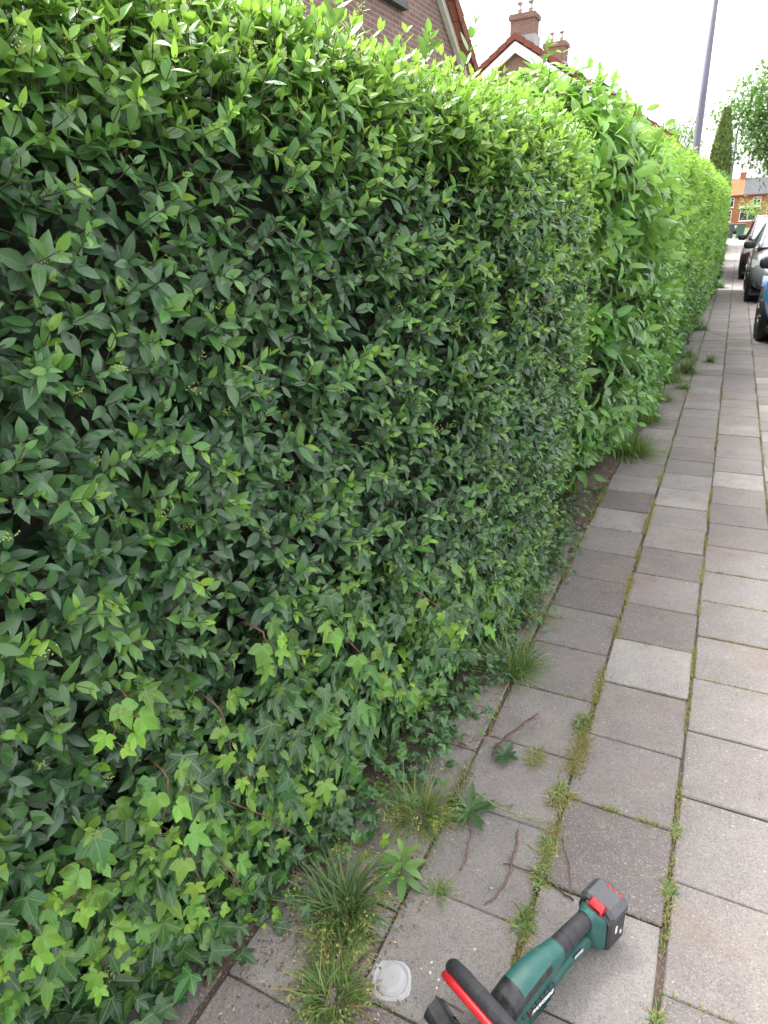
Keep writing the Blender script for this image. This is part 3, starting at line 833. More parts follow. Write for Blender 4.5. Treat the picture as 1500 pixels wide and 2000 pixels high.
def tuft(x, y, rad, n, L, age, label, lean=.65, heads=0, dead=.12, w=.0028, name='grass_tuft', z=0.0, straws=0):
    root = empty(name, (x, y, z), 0 if L < .08 else rng.uniform(0, 6), label, 'grass tuft', 'grass tufts along the hedge foot and paving joints')
    mb = MB(); a = rng.uniform(0, 2 * math.pi, n); rr = rad * np.sqrt(rng.random(n)) * .6
    P = np.stack([np.cos(a) * rr, np.sin(a) * rr, np.full(n, -.006)], 1)
    jt = L < .08
    if jt: P[:, :2] = P[:, :2] * [.75, 1.7] + rng.normal(0, rad * .22, (n, 2)) * [.7, 1.4]
    az = a + rng.normal(0, 1.9 if jt else .8, n); ln = np.abs(rng.normal(0, lean, n)) * (.3 + rr / (rad * .6) * .7)
    ag = np.clip(rng.normal(age, .12, n), 0, .68); dd = rng.random(n) < dead; ag = np.where(dd, rng.uniform(.72, 1, n), ag)
    ln = np.where(dd, rng.uniform(.9, 1.5, n), ln)
    blades(mb, P, az, np.clip(ln, 0, 1.45), L * rng.uniform(.45, 1.2, n), w * rng.uniform(.6, 1.3, n), rng.uniform(.1, 1.7, n), np.stack([ag, rng.random(n), rng.random(n)], 1))
    if straws:
        a = rng.uniform(0, 6.28, straws); P = np.stack([np.cos(a) * rad * .4, np.sin(a) * rad * .4, np.full(straws, .002)], 1)
        blades(mb, P, a + rng.normal(0, .7, straws), rng.uniform(1.0, 1.5, straws), rng.uniform(.07, .17, straws), np.full(straws, .0015), rng.uniform(.1, .8, straws), np.stack([rng.uniform(.74, .88, straws), rng.random(straws), rng.uniform(.5, 1, straws)], 1))
    mb.build('blades', M_grass, root)
    if heads:
        hb = MB(); az = rng.uniform(0, 2 * math.pi, heads); P = np.stack([np.cos(az) * rad * .3, np.sin(az) * rad * .3, np.zeros(heads)], 1)
        seed_heads(hb, P, az, L * rng.uniform(.85, 1.35, heads), np.stack([rng.uniform(.55, .8, heads), rng.random(heads), rng.random(heads) * .5 + .5], 1))
        hb.build('seed_heads', M_grass, root)
    return root


tuft(-.650, .925, .085, 240, .145, .20, 'tall dark green grass tuft with pale seed heads beside the ivy, behind the plastic lid', .7, 26, .08, .0034, straws=14)
tuft(-.610, .850, .085, 220, .07, .52, 'low straw-flecked grass mat in front of the tallest dark grass tuft', .95, 18, .40, .0024, straws=35)
tuft(-.570, .735, .075, 270, .092, .40, 'spreading yellow green grass tuft touching the clear plastic lid', .9, 16, .12, .0026, straws=28)
tuft(-.595, 1.27, .085, 240, .13, .50, 'fine yellow green grass clump behind the leafy weed', .75, 30, .18, .0022, straws=25)
tuft(-.545, 2.03, .10, 240, .18, .38, 'bright green long-bladed grass clump at the hedge foot beside the fifth slab up', .7, 0, .10, .0036)
tuft(-.60, 2.42, .08, 160, .20, .38, 'thin wispy grass at the shaded hedge foot beyond the bright long-bladed clump', .8, 14, .15, .0018)
tuft(-.485, 4.85, .18, 620, .24, .44, 'dense soft green grass clump below the drooping shrub', .75, 0, .12, .004)
tuft(-.47, 5.75, .16, 320, .19, .44, 'smaller green grass clump just past the drooping shrub', .75, 0, .1, .004)
tuft(-.40, 7.4, .18, 300, .17, .46, 'green weedy grass patch at the foot of the yellow hedge', .8, 0, .15, .004)
tuft(-.285, 7.9, .09, 260, .24, .40, 'upright light green grass tuft growing out of the paving beside the yellow hedge', .5, 0, .1, .005)
tuft(-.275, 7.1, .08, 150, .12, .38, 'short grass tuft in the joint below the upright light green one', .7, 0, .15, .004)
tuft(-.44, 6.55, .16, 260, .15, .46, 'loose weedy grass right after the drooping shrub, under the first yellow hedge stretch', .9, 0, .2, .0045)
tuft(-.40, 8.9, .20, 280, .16, .44, 'weedy grass under the yellow hedge just behind the upright light green tuft', .9, 0, .2, .0055)
tuft(-.36, 11.2, .24, 260, .18, .40, 'long weedy grass fringe halfway along the foot of the yellow hedge', .9, 0, .15, .007)
tuft(-.25, 18.2, .25, 260, .30, .2, 'dark green weeds sticking out from the far end of the yellow hedge', .9, 0, .02, .008)
tuft(-.235, 1.835, .040, 110, .045, .40, 'small green tuft in the paving joint, fourth slab from the trimmer', .9, 0, .5, .0030)
tuft(-.238, 1.50, .045, 120, .040, .56, 'straw-coloured tuft in the joint where two slab corners meet', .95, 0, .62, .0030)
tuft(-.228, 1.30, .035, 95, .036, .46, 'yellow green joint tuft crossed by a thin dark twig, upper half', .9, 0, .5, .0030)
tuft(-.222, 1.215, .033, 90, .036, .46, 'yellow green joint tuft crossed by a thin dark twig, lower half', .9, 0, .5, .0030)
tuft(-.232, 1.075, .034, 140, .040, .48, 'round yellow green tuft on bare slab beside the trimmer grip', .95, 0, .42, .0028)
tuft(-.445, 1.065, .022, 90, .05, .5, 'small brownish tuft at the slab edge right of the leafy weed', .7, 0, .45, .0017)
tuft(.082, .985, .02, 90, .03, .45, 'small tuft in the joint right of the trimmer body', .9, 0, .25, .0016)
tuft(.080, 1.315, .02, 80, .03, .42, 'small tuft in the right joint level with the battery', .9, 0, .3, .0016)
tuft(.080, 1.505, .016, 70, .026, .42, 'tiny tuft in the right joint two slabs past the trimmer', .9, 0, .3, .0016)
tuft(-.07, 8.6, .05, 120, .13, .45, 'lone grass tuft in the middle joint of the far pavement', .5, 0, .15, .005)
tuft(-.34, 1.62, .03, 90, .05, .55, 'dry ochre tuft beside the cut pink branches', .9, 0, .6, .0018)

# fine moss and weeds filling the joints: nobody could count it
jm = MB()
def joint_fill(x0, y0, x1, y1, n, spread, L, dry, patch):
    f = rng.random(n); x = x0 + (x1 - x0) * f + rng.normal(0, spread, n); y = y0 + (y1 - y0) * f
    s = np.sin(y * 17 + x0 * 40 + patch) + np.sin(y * 7.3 + patch * 2.1) * .8 + np.sin(x * 61 + patch) * (.8 if abs(x1 - x0) > .1 else 0)
    ok = s + rng.normal(0, .6, n) > .1
    x, y = x[ok], y[ok] + rng.normal(0, spread if abs(y1 - y0) < .05 else 0, ok.sum()); k = len(x)
    ag = np.where(rng.random(k) < dry, rng.uniform(.78, 1, k), rng.normal(.46, .12, k))
    blades(jm, np.stack([x, y, np.full(k, -.012)], 1), rng.uniform(0, 6.28, k), np.abs(rng.normal(0, .8, k)), L * rng.uniform(.4, 1.3, k), rng.uniform(.0012, .0024, k), rng.uniform(.1, .8, k), np.stack([np.clip(ag, 0, 1), rng.random(k), rng.random(k)], 1), segs=2)
joint_fill(-.2214, .6, -.2214, 4.5, 9500, .008, .017, .90, 0)
joint_fill(-.2214, 1.30, -.2214, 1.78, 2400, .016, .022, .90, .4)
joint_fill(-.2214, 4.5, -.2214, 16, 3000, .012, .05, .3, 1)
joint_fill(.0786, .6, .0786, 4.5, 4200, .005, .013, .82, 2)
joint_fill(.0786, 4.5, .0786, 14, 1800, .008, .04, .3, 3)
joint_fill(.378, 2.5, .378, 9, 1500, .008, .03, .5, 4)
joint_fill(-.5214, .55, -.5214, 4.2, 6500, .012, .022, .6, 5)
for ci in range(1, 5):
    for kk in range(-2, 26):
        yy = A_Y0 + offs[ci] + kk * SL
        q = random.Random(ci * 77 + kk)
        if q.random() < .75: joint_fill(xl[ci], yy, xl[ci + 1], yy, int(q.uniform(30, 190)), .0025, .014, q.uniform(.2, .7), q.uniform(0, 6))
joint_fill(-.2214, 1.507, .0786, 1.507, 700, .005, .022, .55, 1.1)
tag(jm.build('joint_weeds', M_grass), 'low yellow green moss and dry grass filling the paving joints', 'weeds', kind='stuff')

# dead leaf litter and crumbs at the hedge foot and along the joints
lm = MB()
def litter(n, xf, yf, s0, s1, z0=.004):
    x, y = xf(n), yf(n)
    x = x(y) if callable(x) else x
    P = np.stack([x, y, np.full(n, z0) + rng.uniform(0, .006, n)], 1)
    scatter(lm, SIMPLE_T, P, rng.normal(0, 1, (n, 3)) * [1, 1, .25], [0, 0, 1] + rng.normal(0, .4, (n, 3)), np.stack([rng.uniform(s0, s1, n) * .8, rng.uniform(s0, s1, n), rng.uniform(s0, s1, n)], 1), np.stack([rng.random(n), rng.random(n), rng.random(n)], 1))
basex = lambda y: np.interp(y, (-1, .4, .65, .95, 1.6, 2.2, 3.6, 6), (-1.3, -1.2, -1.0, -.84, -.64, -.59, -.62, -.46))
litter(2600, lambda n: (lambda y: basex(y) + np.abs(rng.normal(0, .09, n)) - .05), lambda n: rng.uniform(.35, 6.5, n), .004, .014)
litter(420, lambda n: -.2214 + rng.normal(0, .018, n), lambda n: rng.uniform(.6, 4, n), .003, .011)
litter(200, lambda n: .0786 + rng.normal(0, .014, n), lambda n: rng.uniform(.6, 4, n), .003, .009)
litter(620, lambda n: rng.uniform(-.75, .5, n), lambda n: rng.uniform(.5, 4, n), .002, .007)
litter(800, lambda n: rng.normal(-.53, .06, n), lambda n: rng.normal(.72, .07, n), .004, .014)
litter(420, lambda n: -.5214 + rng.normal(0, .02, n), lambda n: rng.uniform(.5, 3.5, n), .004, .013)
litter(1300, lambda n: rng.normal(-.70, .11, n), lambda n: rng.normal(.90, .17, n), .004, .015)
litter(420, lambda n: rng.normal(-.95, .12, n), lambda n: rng.normal(.55, .14, n), .004, .015)
litter(500, lambda n: rng.uniform(-.85, -.50, n), lambda n: rng.uniform(3.2, 4.9, n), .006, .022)
kk = 90; yy = rng.uniform(.6, 4.2, kk); A = np.stack([basex(yy) + np.abs(rng.normal(.05, .12, kk)), yy, rng.uniform(.003, .008, kk)], 1); an = rng.uniform(0, 6.28, kk); ll = rng.uniform(.012, .05, kk)
sticks(lm, A, A + np.stack([np.cos(an) * ll, np.sin(an) * ll, rng.uniform(-.001, .004, kk)], 1), .0011, .0007, (.3, .5, .5))
mL = NT('litter'); at_ = mL.n('Attribute', attribute_name='tint'); s3 = mL.n('SeparateColor'); mL.l(at_.outputs['Color'], s3.inputs[0])
mL.set(Base_Color=mL.ramp(s3.outputs[0], [(0, (.05, .03, .02)), (.4, (.16, .085, .05)), (.75, (.30, .19, .11)), (1, (.48, .38, .26))]), Roughness=.85)
tag(lm.build('leaf_litter', mL.m), 'brown dry leaf crumbs scattered along the hedge foot and joints', 'leaf litter', kind='stuff')
pb = MB()
for (a, b) in [(857, 1914), (870, 1919), (853, 1930), (840, 1900), (860, 1952), (927, 1855), (843, 1880), (823, 1892), (885, 1880), (690, 1870), (700, 1852), (960, 1735)]:
    p = at_z(a, b, .003); r = random.uniform(.0022, .0048); th = np.linspace(0, math.pi, 5); ph = np.linspace(0, 2 * math.pi, 8)[:-1]
    q = rng.uniform(.75, 1.2, (5, 7)); q[0] = q[0, 0]; q[-1] = q[-1, 0]
    pb.grid(np.stack([p[0] + r * q * np.sin(th)[:, None] * np.cos(ph), p[1] + r * 1.2 * q * np.sin(th)[:, None] * np.sin(ph), p[2] + r * .7 * np.cos(th)[:, None] + 0 * ph], -1), close=True)
tag(pb.build('white_grit', plain('grit', (.62, .58, .52), .8)), 'small white grit stones scattered near the plastic lid', 'grit', kind='stuff')


# ------------------------------------------------------------------ twigs on the pavement
def twig(pix, r0, r1, label, mat=None, z=.006, lift=None, forks=()):
    pts = np.array([at_z(a, b, z + (lift[i] if lift else 0)) for i, (a, b) in enumerate(pix)])
    t = np.linspace(0, 1, len(pts)); tt = np.linspace(0, 1, 14)
    P = np.stack([np.interp(tt, t, pts[:, j]) for j in range(3)], 1); P[1:-1] = (P[:-2] + 2 * P[1:-1] + P[2:]) / 4
    P[1:-1, :2] += rng.normal(0, .0026, (12, 2))
    r0, r1 = r0 * 1.2, r1 * 1.2
    mb = MB(); mb.tube(P, np.linspace(r0, r1, 14) * rng.uniform(.75, 1.25, 14), 6)
    for f, dx, dy in forks:
        i = int(f * 13); mb.tube([P[i], P[i] + [dx * .5, dy * .5, .003], P[i] + [dx, dy, .002]], [r1 * 1.1, r1 * .8, r1 * .5], 5)
    return tag(mb.build('twig', mat or M_pink), label, 'twig', 'cut twigs lying on the pavement')


M_pink = plain('pink_twig', (0.17, 0.095, 0.085), 0.7, var=0.35, scale=80)
M_dark = plain('dark_twig', (0.07, 0.045, 0.04), 0.75, var=0.4, scale=80)
twig([(1012, 1622), (1003, 1670), (990, 1725), (965, 1752), (947, 1765)], .0026, .0012, 'curved purplish twig lying on the slab left of the joint tufts', forks=((.35, -.02, .012),))
twig([(982, 1687), (1050, 1702), (1085, 1730), (1120, 1758)], .0014, .0022, 'thin dark twig crossing the joint tufts diagonally', M_dark)
twig([(1098, 1637), (1113, 1690), (1116, 1745)], .0016, .0012, 'upright thin twig lying right of the joint tufts')
twig([(913, 1597), (921, 1630), (914, 1670), (898, 1698)], .0016, .0020, 'short bent reddish twig beside the yellow green grass clump')
twig([(1054, 1398), (1020, 1420), (990, 1440), (965, 1462)], .0040, .0032, 'thick pinkish cut branch by the hedge foot', lift=(.04, .03, .015, .01))
twig([(1050, 1393), (1000, 1428), (975, 1452), (962, 1475)], .0022, .0030, 'dark twig lying along the thick pinkish branch', M_dark, lift=(.05, .035, .02, .01))
twig([(975, 1425), (950, 1440), (915, 1450)], .0024, .0018, 'reddish stick end poking out of the ivy by the cut branch', lift=(.02, .02, .02))
twig([(930, 1550), (980, 1580), (1020, 1595), (1062, 1606)], .0026, .0016, 'long pale green stalk reaching from the hedge foot to the joint', M_greenstem, lift=(.05, .03, .015, .0))
twig([(850, 1945), (880, 1960), (905, 1978)], .0016, .0016, 'reddish twig next to the black blade guard')
twig([(700, 1878), (720, 1862), (745, 1852)], .0018, .001, 'little dark twig behind the plastic lid', M_dark)
twig([(918, 1560), (960, 1568), (1010, 1575)], .0010, .0008, 'hair-thin red stem on the slab below the blue-green dandelion leaves')

# old sawn stump between hedge and shrub
sp_ = at_z(1058, 1075, 0); sb = MB(); sb.tube([(0, 0, -.02), (.0, .01, .06), (.012, .0, .13)], (.05, .045, .047), 12, caps=True)
o = sb.build('tree_stump', M_wood); o.location = (sp_[0], sp_[1], 0); tag(o, 'small sawn stump wrapped in ivy at the hedge foot', 'stump')


# ------------------------------------------------------------------ leafy weeds
def leafy_weed(name, loc, H, whorls, size, age, label, lean=(0, 0), droop=.35):
    root = empty(name, loc, 0, label, 'weed'); L = MB(); S = MB()
    stem = np.array([[lean[0] * f * H, lean[1] * f * H, f * H] for f in np.linspace(0, 1, 6)]); S.tube(stem, np.linspace(.0032, .0018, 6), 6)
    n = whorls * 2
    for i in range(n):
        f = .25 + .75 * (i // 2) / max(1, whorls - 1); p = stem[0] + (stem[-1] - stem[0]) * f
        a = (i % 2) * math.pi + (i // 2) * 2.0 + random.gauss(0, .2); el = .1 + .95 * f ** 3
        s = size * (1.1 - .55 * f ** 3) * random.uniform(.85, 1.1)
        y = np.array([math.cos(a) * math.cos(el), math.sin(a) * math.cos(el), math.sin(el) - droop * (1 - f)])
        L.leaves(WEED_T[i % 2], p[None], y[None], np.array([[math.cos(a) * -.3, math.sin(a) * -.3, 1.0]]), np.array([[s, s, s]]), np.array([[min(1, age + .35 * f ** 2), random.random(), random.random() * .6 + .4]]))
    L.build('leaves', M_weed, root); S.build('stem', M_greenstem, root)
    return root


leafy_weed('leafy_weed', (-.545, 1.05, 0), .115, 7, .075, .50, 'upright weed with long soft green leaves right of the dark grass tuft', (.05, .0))
leafy_weed('leafy_weed', (-.62, 2.22, 0), .12, 5, .06, .55, 'bright green broad-leaved weed rising from the long-bladed grass clump', (.2, 0))
leafy_weed('leafy_weed', (-.60, 1.73, 0), .05, 4, .035, .55, 'tiny green seedling beside the small-leaved ivy at the hedge foot')


def rosette(loc, n, size, age, label):
    L = MB(); a = np.linspace(0, 2 * math.pi, n, endpoint=False) + rng.normal(0, .25, n)
    t = leaf_tpl(.095, .15, .1, rows=(.1, .22, .3, .42, .5, .62, .7, .84), wave=.02, seed=77)
    V, Q, T, uv = t; V = V.copy()
    for i in range(8): V[1 + 3 * i:4 + 3 * i, 0] *= (1.5, .6, 1.4, .6, 1.5, .7, 1.5, 1.0)[i]
    L.leaves((V, Q, T, uv), np.tile([[0, 0, .012]], (n, 1)), np.stack([np.cos(a), np.sin(a), rng.uniform(0, .45, n)], 1), np.tile([[0, 0, 1.0]], (n, 1)), size * rng.uniform(.7, 1.1, n), np.stack([np.full(n, age), rng.random(n) * .3, rng.random(n)], 1))
    o = L.build('dandelion', M_weed); o.location = loc
    return tag(o, label, 'weed')


rosette(tuple(at_z(985, 1480, 0)), 22, .055, .10, 'flat blue-green dandelion rosette with jagged leaves beside the cut branches')
rosette(tuple(at_z(915, 1590, 0)), 15, .095, .18, 'dark green dandelion drooping over the slab below the cut branches')
rosette(tuple(at_z(1165, 960, 0)), 9, .09, .4, 'small green weed on the bare soil under the drooping shrub')

# ------------------------------------------------------------------ clear plastic lid
lid = MB(); C0 = at_z(765, 1918, 0); lidroot = empty('plastic_lid', tuple(C0), 0, 'clear round-cornered plastic food tub lid lying on the slab', 'lid')
def ringpts(rad, z, sq=0.0, n=40, ex=0.0):
    P = []
    for j in range(n):
        t = 2 * math.pi * j / n; c, s_ = math.cos(t), math.sin(t)
        k = rad / (abs(c) ** (2 + sq) + abs(s_) ** (2 + sq)) ** (1 / (2 + sq))
        P.append((c * k - (ex if c < -.3 else 0), s_ * k, z))
    return np.array(P)
rows = [ringpts(.0005, .011), ringpts(.018, .0115), ringpts(.030, .011), ringpts(.0325, .0065), ringpts(.036, .006), ringpts(.0375, .010, .4), ringpts(.0395, .0105, .6), ringpts(.043, .004, .9, ex=.003), ringpts(.0435, .003, .9, ex=.003)]
lid.grid(np.array(rows), close=True)
mp = NT('clear_plastic'); tb_ = mp.n('BsdfTransparent'); mx = mp.n('MixShader')
mp.set(Base_Color=(.86, .86, .90), Roughness=.12, Specular_IOR_Level=.8)
lw = mp.n('LayerWeight', _Blend=.35); mp.l(mp.math('MULTIPLY_ADD', lw.outputs['Facing'], .50, .32, clamp=True), mx.inputs[0])
mp.l(tb_.outputs[0], mx.inputs[1]); mp.l(mp.b.outputs[0], mx.inputs[2]); mp.l(mx.outputs[0], mp.out.inputs['Surface'])
lid.build('lid_plate', mp.m, lidroot)
rm = MB(); P = ringpts(.0437, .0035, .9, ex=.003); rm.tube(np.vstack([P[6:], P[:3]]), .0008, 5); P = ringpts(.0335, .0105); rm.tube(np.vstack([P, P[:1]]), .0004, 5)
mr = plain('white_rim', (.52, .51, .53), .3)
rm.build('rim', mr, lidroot); lidroot.rotation_euler = (.05, -.03, .35)


# ------------------------------------------------------------------ hedge trimmer
f_ = np.array([-.42, -.907, 0]); TR0 = np.array([-.09, 1.055, 0])
tr = empty('hedge_trimmer', (TR0[0], TR0[1], -.004), math.atan2(f_[1], f_[0]), 'dark green and black cordless hedge trimmer with red battery button lying on the slabs', 'hedge trimmer')
# local axes: +x towards the blade, +y = right of the picture, +z up
M_green = plain('trimmer_green', (.020, .098, .088), .40, spec=.4, var=.06, bump=.12)
def dusty(m, amount=.35):
    t = m.node_tree; b = t.nodes['Principled BSDF']; src = b.inputs['Base Color'].links[0].from_socket
    tc = t.nodes.new('ShaderNodeTexCoord'); n = t.nodes.new('ShaderNodeTexNoise'); n.inputs['Scale'].default_value = 38; n.inputs['Detail'].default_value = 6; n.inputs['Roughness'].default_value = .75; t.links.new(tc.outputs['Object'], n.inputs['Vector'])
    rp_ = t.nodes.new('ShaderNodeValToRGB'); rp_.color_ramp.elements[0].position = .48; rp_.color_ramp.elements[1].position = .75; t.links.new(n.outputs[0], rp_.inputs[0])
    ml = t.nodes.new('ShaderNodeMath'); ml.operation = 'MULTIPLY'; ml.inputs[1].default_value = amount; t.links.new(rp_.outputs[0], ml.inputs[0])
    mx = t.nodes.new('ShaderNodeMix'); mx.data_type = 'RGBA'; t.links.new(ml.outputs[0], mx.inputs[0]); t.links.new(src, mx.inputs[6]); mx.inputs[7].default_value = (.20, .19, .17, 1); t.links.new(mx.outputs[2], b.inputs['Base Color'])
    ad = t.nodes.new('ShaderNodeMath'); ad.operation = 'ADD'; ad.inputs[1].default_value = b.inputs['Roughness'].default_value; t.links.new(ml.outputs[0], ad.inputs[0]); t.links.new(ad.outputs[0], b.inputs['Roughness'])


M_green2 = plain('trimmer_vent_green', (.014, .07, .062), .5, var=.06)
M_rub = plain('grip_rubber', (.030, .030, .034), .62, spec=.4, var=.1, bump=.25)
M_blk = plain('black_plastic', (.018, .018, .021), .38, spec=.5, var=.1, bump=.15)
M_gry = plain('battery_grey', (.065, .065, .075), .42, var=.08, bump=.15)
M_red = plain('red_plastic', (.55, .018, .025), .35, var=.05)
M_white = plain('print_white', (.85, .86, .86), .5, var=.02)
M_steel = plain('blade_steel', (.55, .56, .58), .3, metal=1.0, var=.08)

for _m, _a in ((M_green, .22), (M_rub, .22), (M_blk, .25), (M_gry, .3), (M_red, .12)): dusty(_m, _a)


def loft(mb, st, n=24, caps=True):
    """st: (x, y_centre, z_bottom, z_top, half_width_bottom, half_width_top, exponent)"""
    st = np.array(st, float); xs = st[:, 0]
    tt = np.linspace(0, 1, len(st)); u = np.linspace(0, 1, len(st) * 4)
    c = [np.interp(u, tt, st[:, j]) for j in range(7)]
    ker = np.array([1, 2, 3, 2, 1]) / 9
    for j in range(7):
        p = np.concatenate([[c[j][0]] * 2, c[j], [c[j][-1]] * 2]); c[j] = np.convolve(p, ker, 'valid')
    G = []
    for i in range(len(u)):
        x, yc, zb, zt, wb, wt, ex = [c[j][i] for j in range(7)]
        th = 2 * math.pi * np.arange(n) / n
        cs, sn = np.cos(th), np.sin(th)
        yy = np.sign(cs) * np.abs(cs) ** (2 / ex); zz = np.sign(sn) * np.abs(sn) ** (2 / ex)
        wdt = wb + (wt - wb) * (zz + 1) / 2
        G.append(np.stack([np.full(n, x), yc + wdt * yy, (zb + zt) / 2 + (zt - zb) / 2 * zz], 1))
    G = np.array(G); mb.grid(G, close=True)
    if caps:
        for i, fl in ((0, False), (-1, True)):
            V = np.vstack([G[i], G[i].mean(0)]); T = [(j, (j + 1) % n, n) for j in range(n)]
            mb.add(V, T=T if not fl else [(b, a, c_) for a, b, c_ in T])
    return G


b = MB()
loft(b, [(.098, 0, .112, .158, .022, .0215, 2.2), (.125, 0, .100, .164, .027, .025, 2.3), (.16, 0, .070, .168, .032, .029, 2.5), (.20, 0, .030, .167, .035, .033, 2.8), (.24, 0, .012, .160, .037, .034, 3), (.270, 0, .008, .146, .038, .033, 3), (.288, 0, .010, .118, .037, .030, 3), (.31, 0, .012, .088, .036, .030, 3), (.355, 0, .015, .066, .032, .028, 3)])
loft(b, [(-.012, 0, .040, .085, .018, .018, 2.6), (.03, 0, .038, .074, .015, .015, 2.6), (.09, 0, .036, .068, .015, .016, 2.6), (.14, 0, .024, .070, .020, .022, 2.6), (.19, 0, .014, .085, .028, .030, 2.8), (.23, 0, .010, .095, .033, .034, 3)])
# rear housing behind the grip, flaring into the battery seat
loft(b, [(.004, 0, .108, .158, .0205, .0195, 2.2), (-.008, 0, .055, .158, .024, .022, 2.6), (-.020, 0, .028, .150, .033, .028, 3.4), (-.034, 0, .024, .136, .0385, .036, 4.5)])
b.build('housing', M_green, tr)
gp = MB(); st = []
for i in range(61):
    f = i / 60; x = f * .104; ring = 0
    for rc in (.05, .08, .46, .52, .72, .75, .93): ring = max(ring, .0024 * math.exp(-((f - rc) / .009) ** 2))
    r = .0195 + .0022 * f; st.append((x, 0, .116 - .003 * f + ring, .116 - .003 * f + 2 * r + .0035 * f - ring, r - ring, r - ring, 2.2))
G = []
th = 2 * math.pi * np.arange(24) / 24
for (x, yc, zb, zt, wb, wt, ex) in st: G.append(np.stack([np.full(24, x), wb * np.cos(th), (zb + zt) / 2 + (zt - zb) / 2 * np.sin(th)], 1))
gp.grid(np.array(G), close=True); gp.build('grip', M_rub, tr)
tg = MB(); tg.box((.03, -.007, .088), (.075, .007, .122), bevel=.004); tg.build('trigger', M_blk, tr)
wl = MB(); wl.box((.022, .0150, .066), (.052, .0172, .0745), bevel=.0008); wl.build('sticker', M_white, tr)
# black band round the cover, and the raised green cover inside it
cv = MB()
def strip_on_top(x0, x1, y0, y1, dz, nx=10, ny=8, mb=None):
    G = []
    for i in range(nx + 1):
        x = x0 + (x1 - x0) * i / nx
        zt = np.interp(x, [.125, .16, .20, .24, .27, .288, .31], [.164, .168, .167, .160, .146, .120, .09]); wt = np.interp(x, [.125, .16, .2, .24, .27, .31], [.026, .031, .0345, .036, .036, .033]); zb = zt - .12
        row = []
        for j in range(ny + 1):
            a = math.pi / 2 - (y0 + (y1 - y0) * j / ny)
            e = np.interp(x, [.125, .2, .27], [2.3, 2.8, 3]); c_, s_ = math.cos(a), math.sin(a)
            row.append((x, (wt + dz) * math.copysign(abs(c_) ** (2 / e), c_), (zt + zb) / 2 + ((zt - zb) / 2 + dz) * math.copysign(abs(s_) ** (2 / e), s_)))
        G.append(row)
    mb.grid(np.array(G))
bd = MB()
strip_on_top(.186, .292, -1.02, 1.02, .0016, 22, 24, bd); strip_on_top(.150, .19, .66, 1.02, .0022, 8, 6, bd); strip_on_top(.150, .19, -1.02, -.66, .0022, 8, 6, bd)
bd.build('trim_band', M_blk, tr)
cv = MB(); strip_on_top(.13, .240, -.66, .66, .0036, 24, 20, cv); cv.build('top_cover', M_green, tr)
# side vents and printed name
vt = MB()
for i in range(8):
    x = .150 + i * .0135; vt.box((x, .0335, .118 - i * .0012), (x + .008, .0372, .1225 - i * .0012), bevel=.0005)
vt.build('vent_slots', M_blk, tr)
pl = MB()
for i in range(3): pl.box((.150 + i * .012, .0300, .084 - i * .010), (.228, .0376 - .0004 * i, .0905 - i * .010), bevel=.0015)
pl.box((.152, .028, .0925), (.232, .0374, .113), bevel=.0012); pl.build('side_panel', M_green2, tr)


def text_mesh(txt, size, name, mat, parent, origin, xdir, ydir, shear=.25, extr=.0004):
    cu = bpy.data.curves.new(name, 'FONT'); cu.body = txt; cu.size = size; cu.shear = shear; cu.extrude = extr; cu.offset = size * .035
    o = bpy.data.objects.new(name, cu); COL.objects.link(o)
    dg = bpy.context.evaluated_depsgraph_get(); dg.update()
    me = bpy.data.meshes.new_from_object(o.evaluated_get(dg)); bpy.data.objects.remove(o)
    X = Vector(xdir).normalized(); Yv = Vector(ydir).normalized(); Zv = X.cross(Yv)
    m4 = Matrix((X, Yv, Zv)).transposed().to_4x4(); m4.translation = Vector(origin)
    me.transform(m4); me.materials.clear(); me.materials.append(mat)
    ob = bpy.data.objects.new(name, me); COL.objects.link(ob); ob.parent = parent
    return ob


text_mesh('PARKSIDE', .0150, 'lettering', M_white, tr, (.226, .0380, .0970), (-1, 0, 0), (0, 0, 1))
rs = MB()
for i in range(3): rs.box((.2245 + i * .003, .0373, .098), (.2260 + i * .003, .0379, .106))
rs.build('red_stripes', M_red, tr)
# battery
bt = MB()
def octa_block(mb, x0, x1, w, z0, z1, ch, chx):
    pr = [(-w + ch, z0), (w - ch, z0), (w, z0 + ch), (w, z1 - ch), (w - ch, z1), (-w + ch, z1), (-w, z1 - ch), (-w, z0 + ch)]
    rows = []
    for x, k in ((x0, chx), (x0 - 0 + (x1 - x0) * .12, 0), (x1 - (x1 - x0) * .12, 0), (x1, chx)):
        zc = (z0 + z1) / 2; rows.append([(x, a * (1 - k / w), zc + (c - zc) * (1 - k / ((z1 - z0) / 2))) for a, c in pr])
    G = np.array(rows); mb.grid(G, close=True)
    for i, fl in ((0, 0), (-1, 1)):
        V = np.vstack([G[i], G[i].mean(0)]); T = [(j, (j + 1) % 8, 8) for j in range(8)]
        mb.add(V, T=T if not fl else [(q2, q1, q3) for q1, q2, q3 in T])
octa_block(bt, -.034, -.104, .0425, .018, .139, .018, .004)
batt = bt.build('battery', M_blk, tr, smooth=False)
bc = MB(); octa_block(bc, -.040, -.107, .0445, .108, .151, .015, .007); bc.build('battery_cap', M_gry, batt, smooth=False)
bb = MB(); bb.box((-.050, -.014, .119), (-.026, .024, .158), bevel=.004, R=[[.94, 0, .34], [0, 1, 0], [-.34, 0, .94]]); btn = bb.build('release_button', M_red, batt)
rb = MB()
for i in range(5): rb.box((-.0285, -.010, .128 + i * .004), (-.0205, .020, .1298 + i * .004), bevel=.0006)
rb.build('button_ribs', plain('dark_red', (.32, .010, .016), .4), batt)
for i in range(3): ld = MB(); ld.box((-.099, -.012 + i * .016, .1490), (-.093, -.002 + i * .016, .1516), bevel=.0006); ld.build('charge_light', M_red, batt)
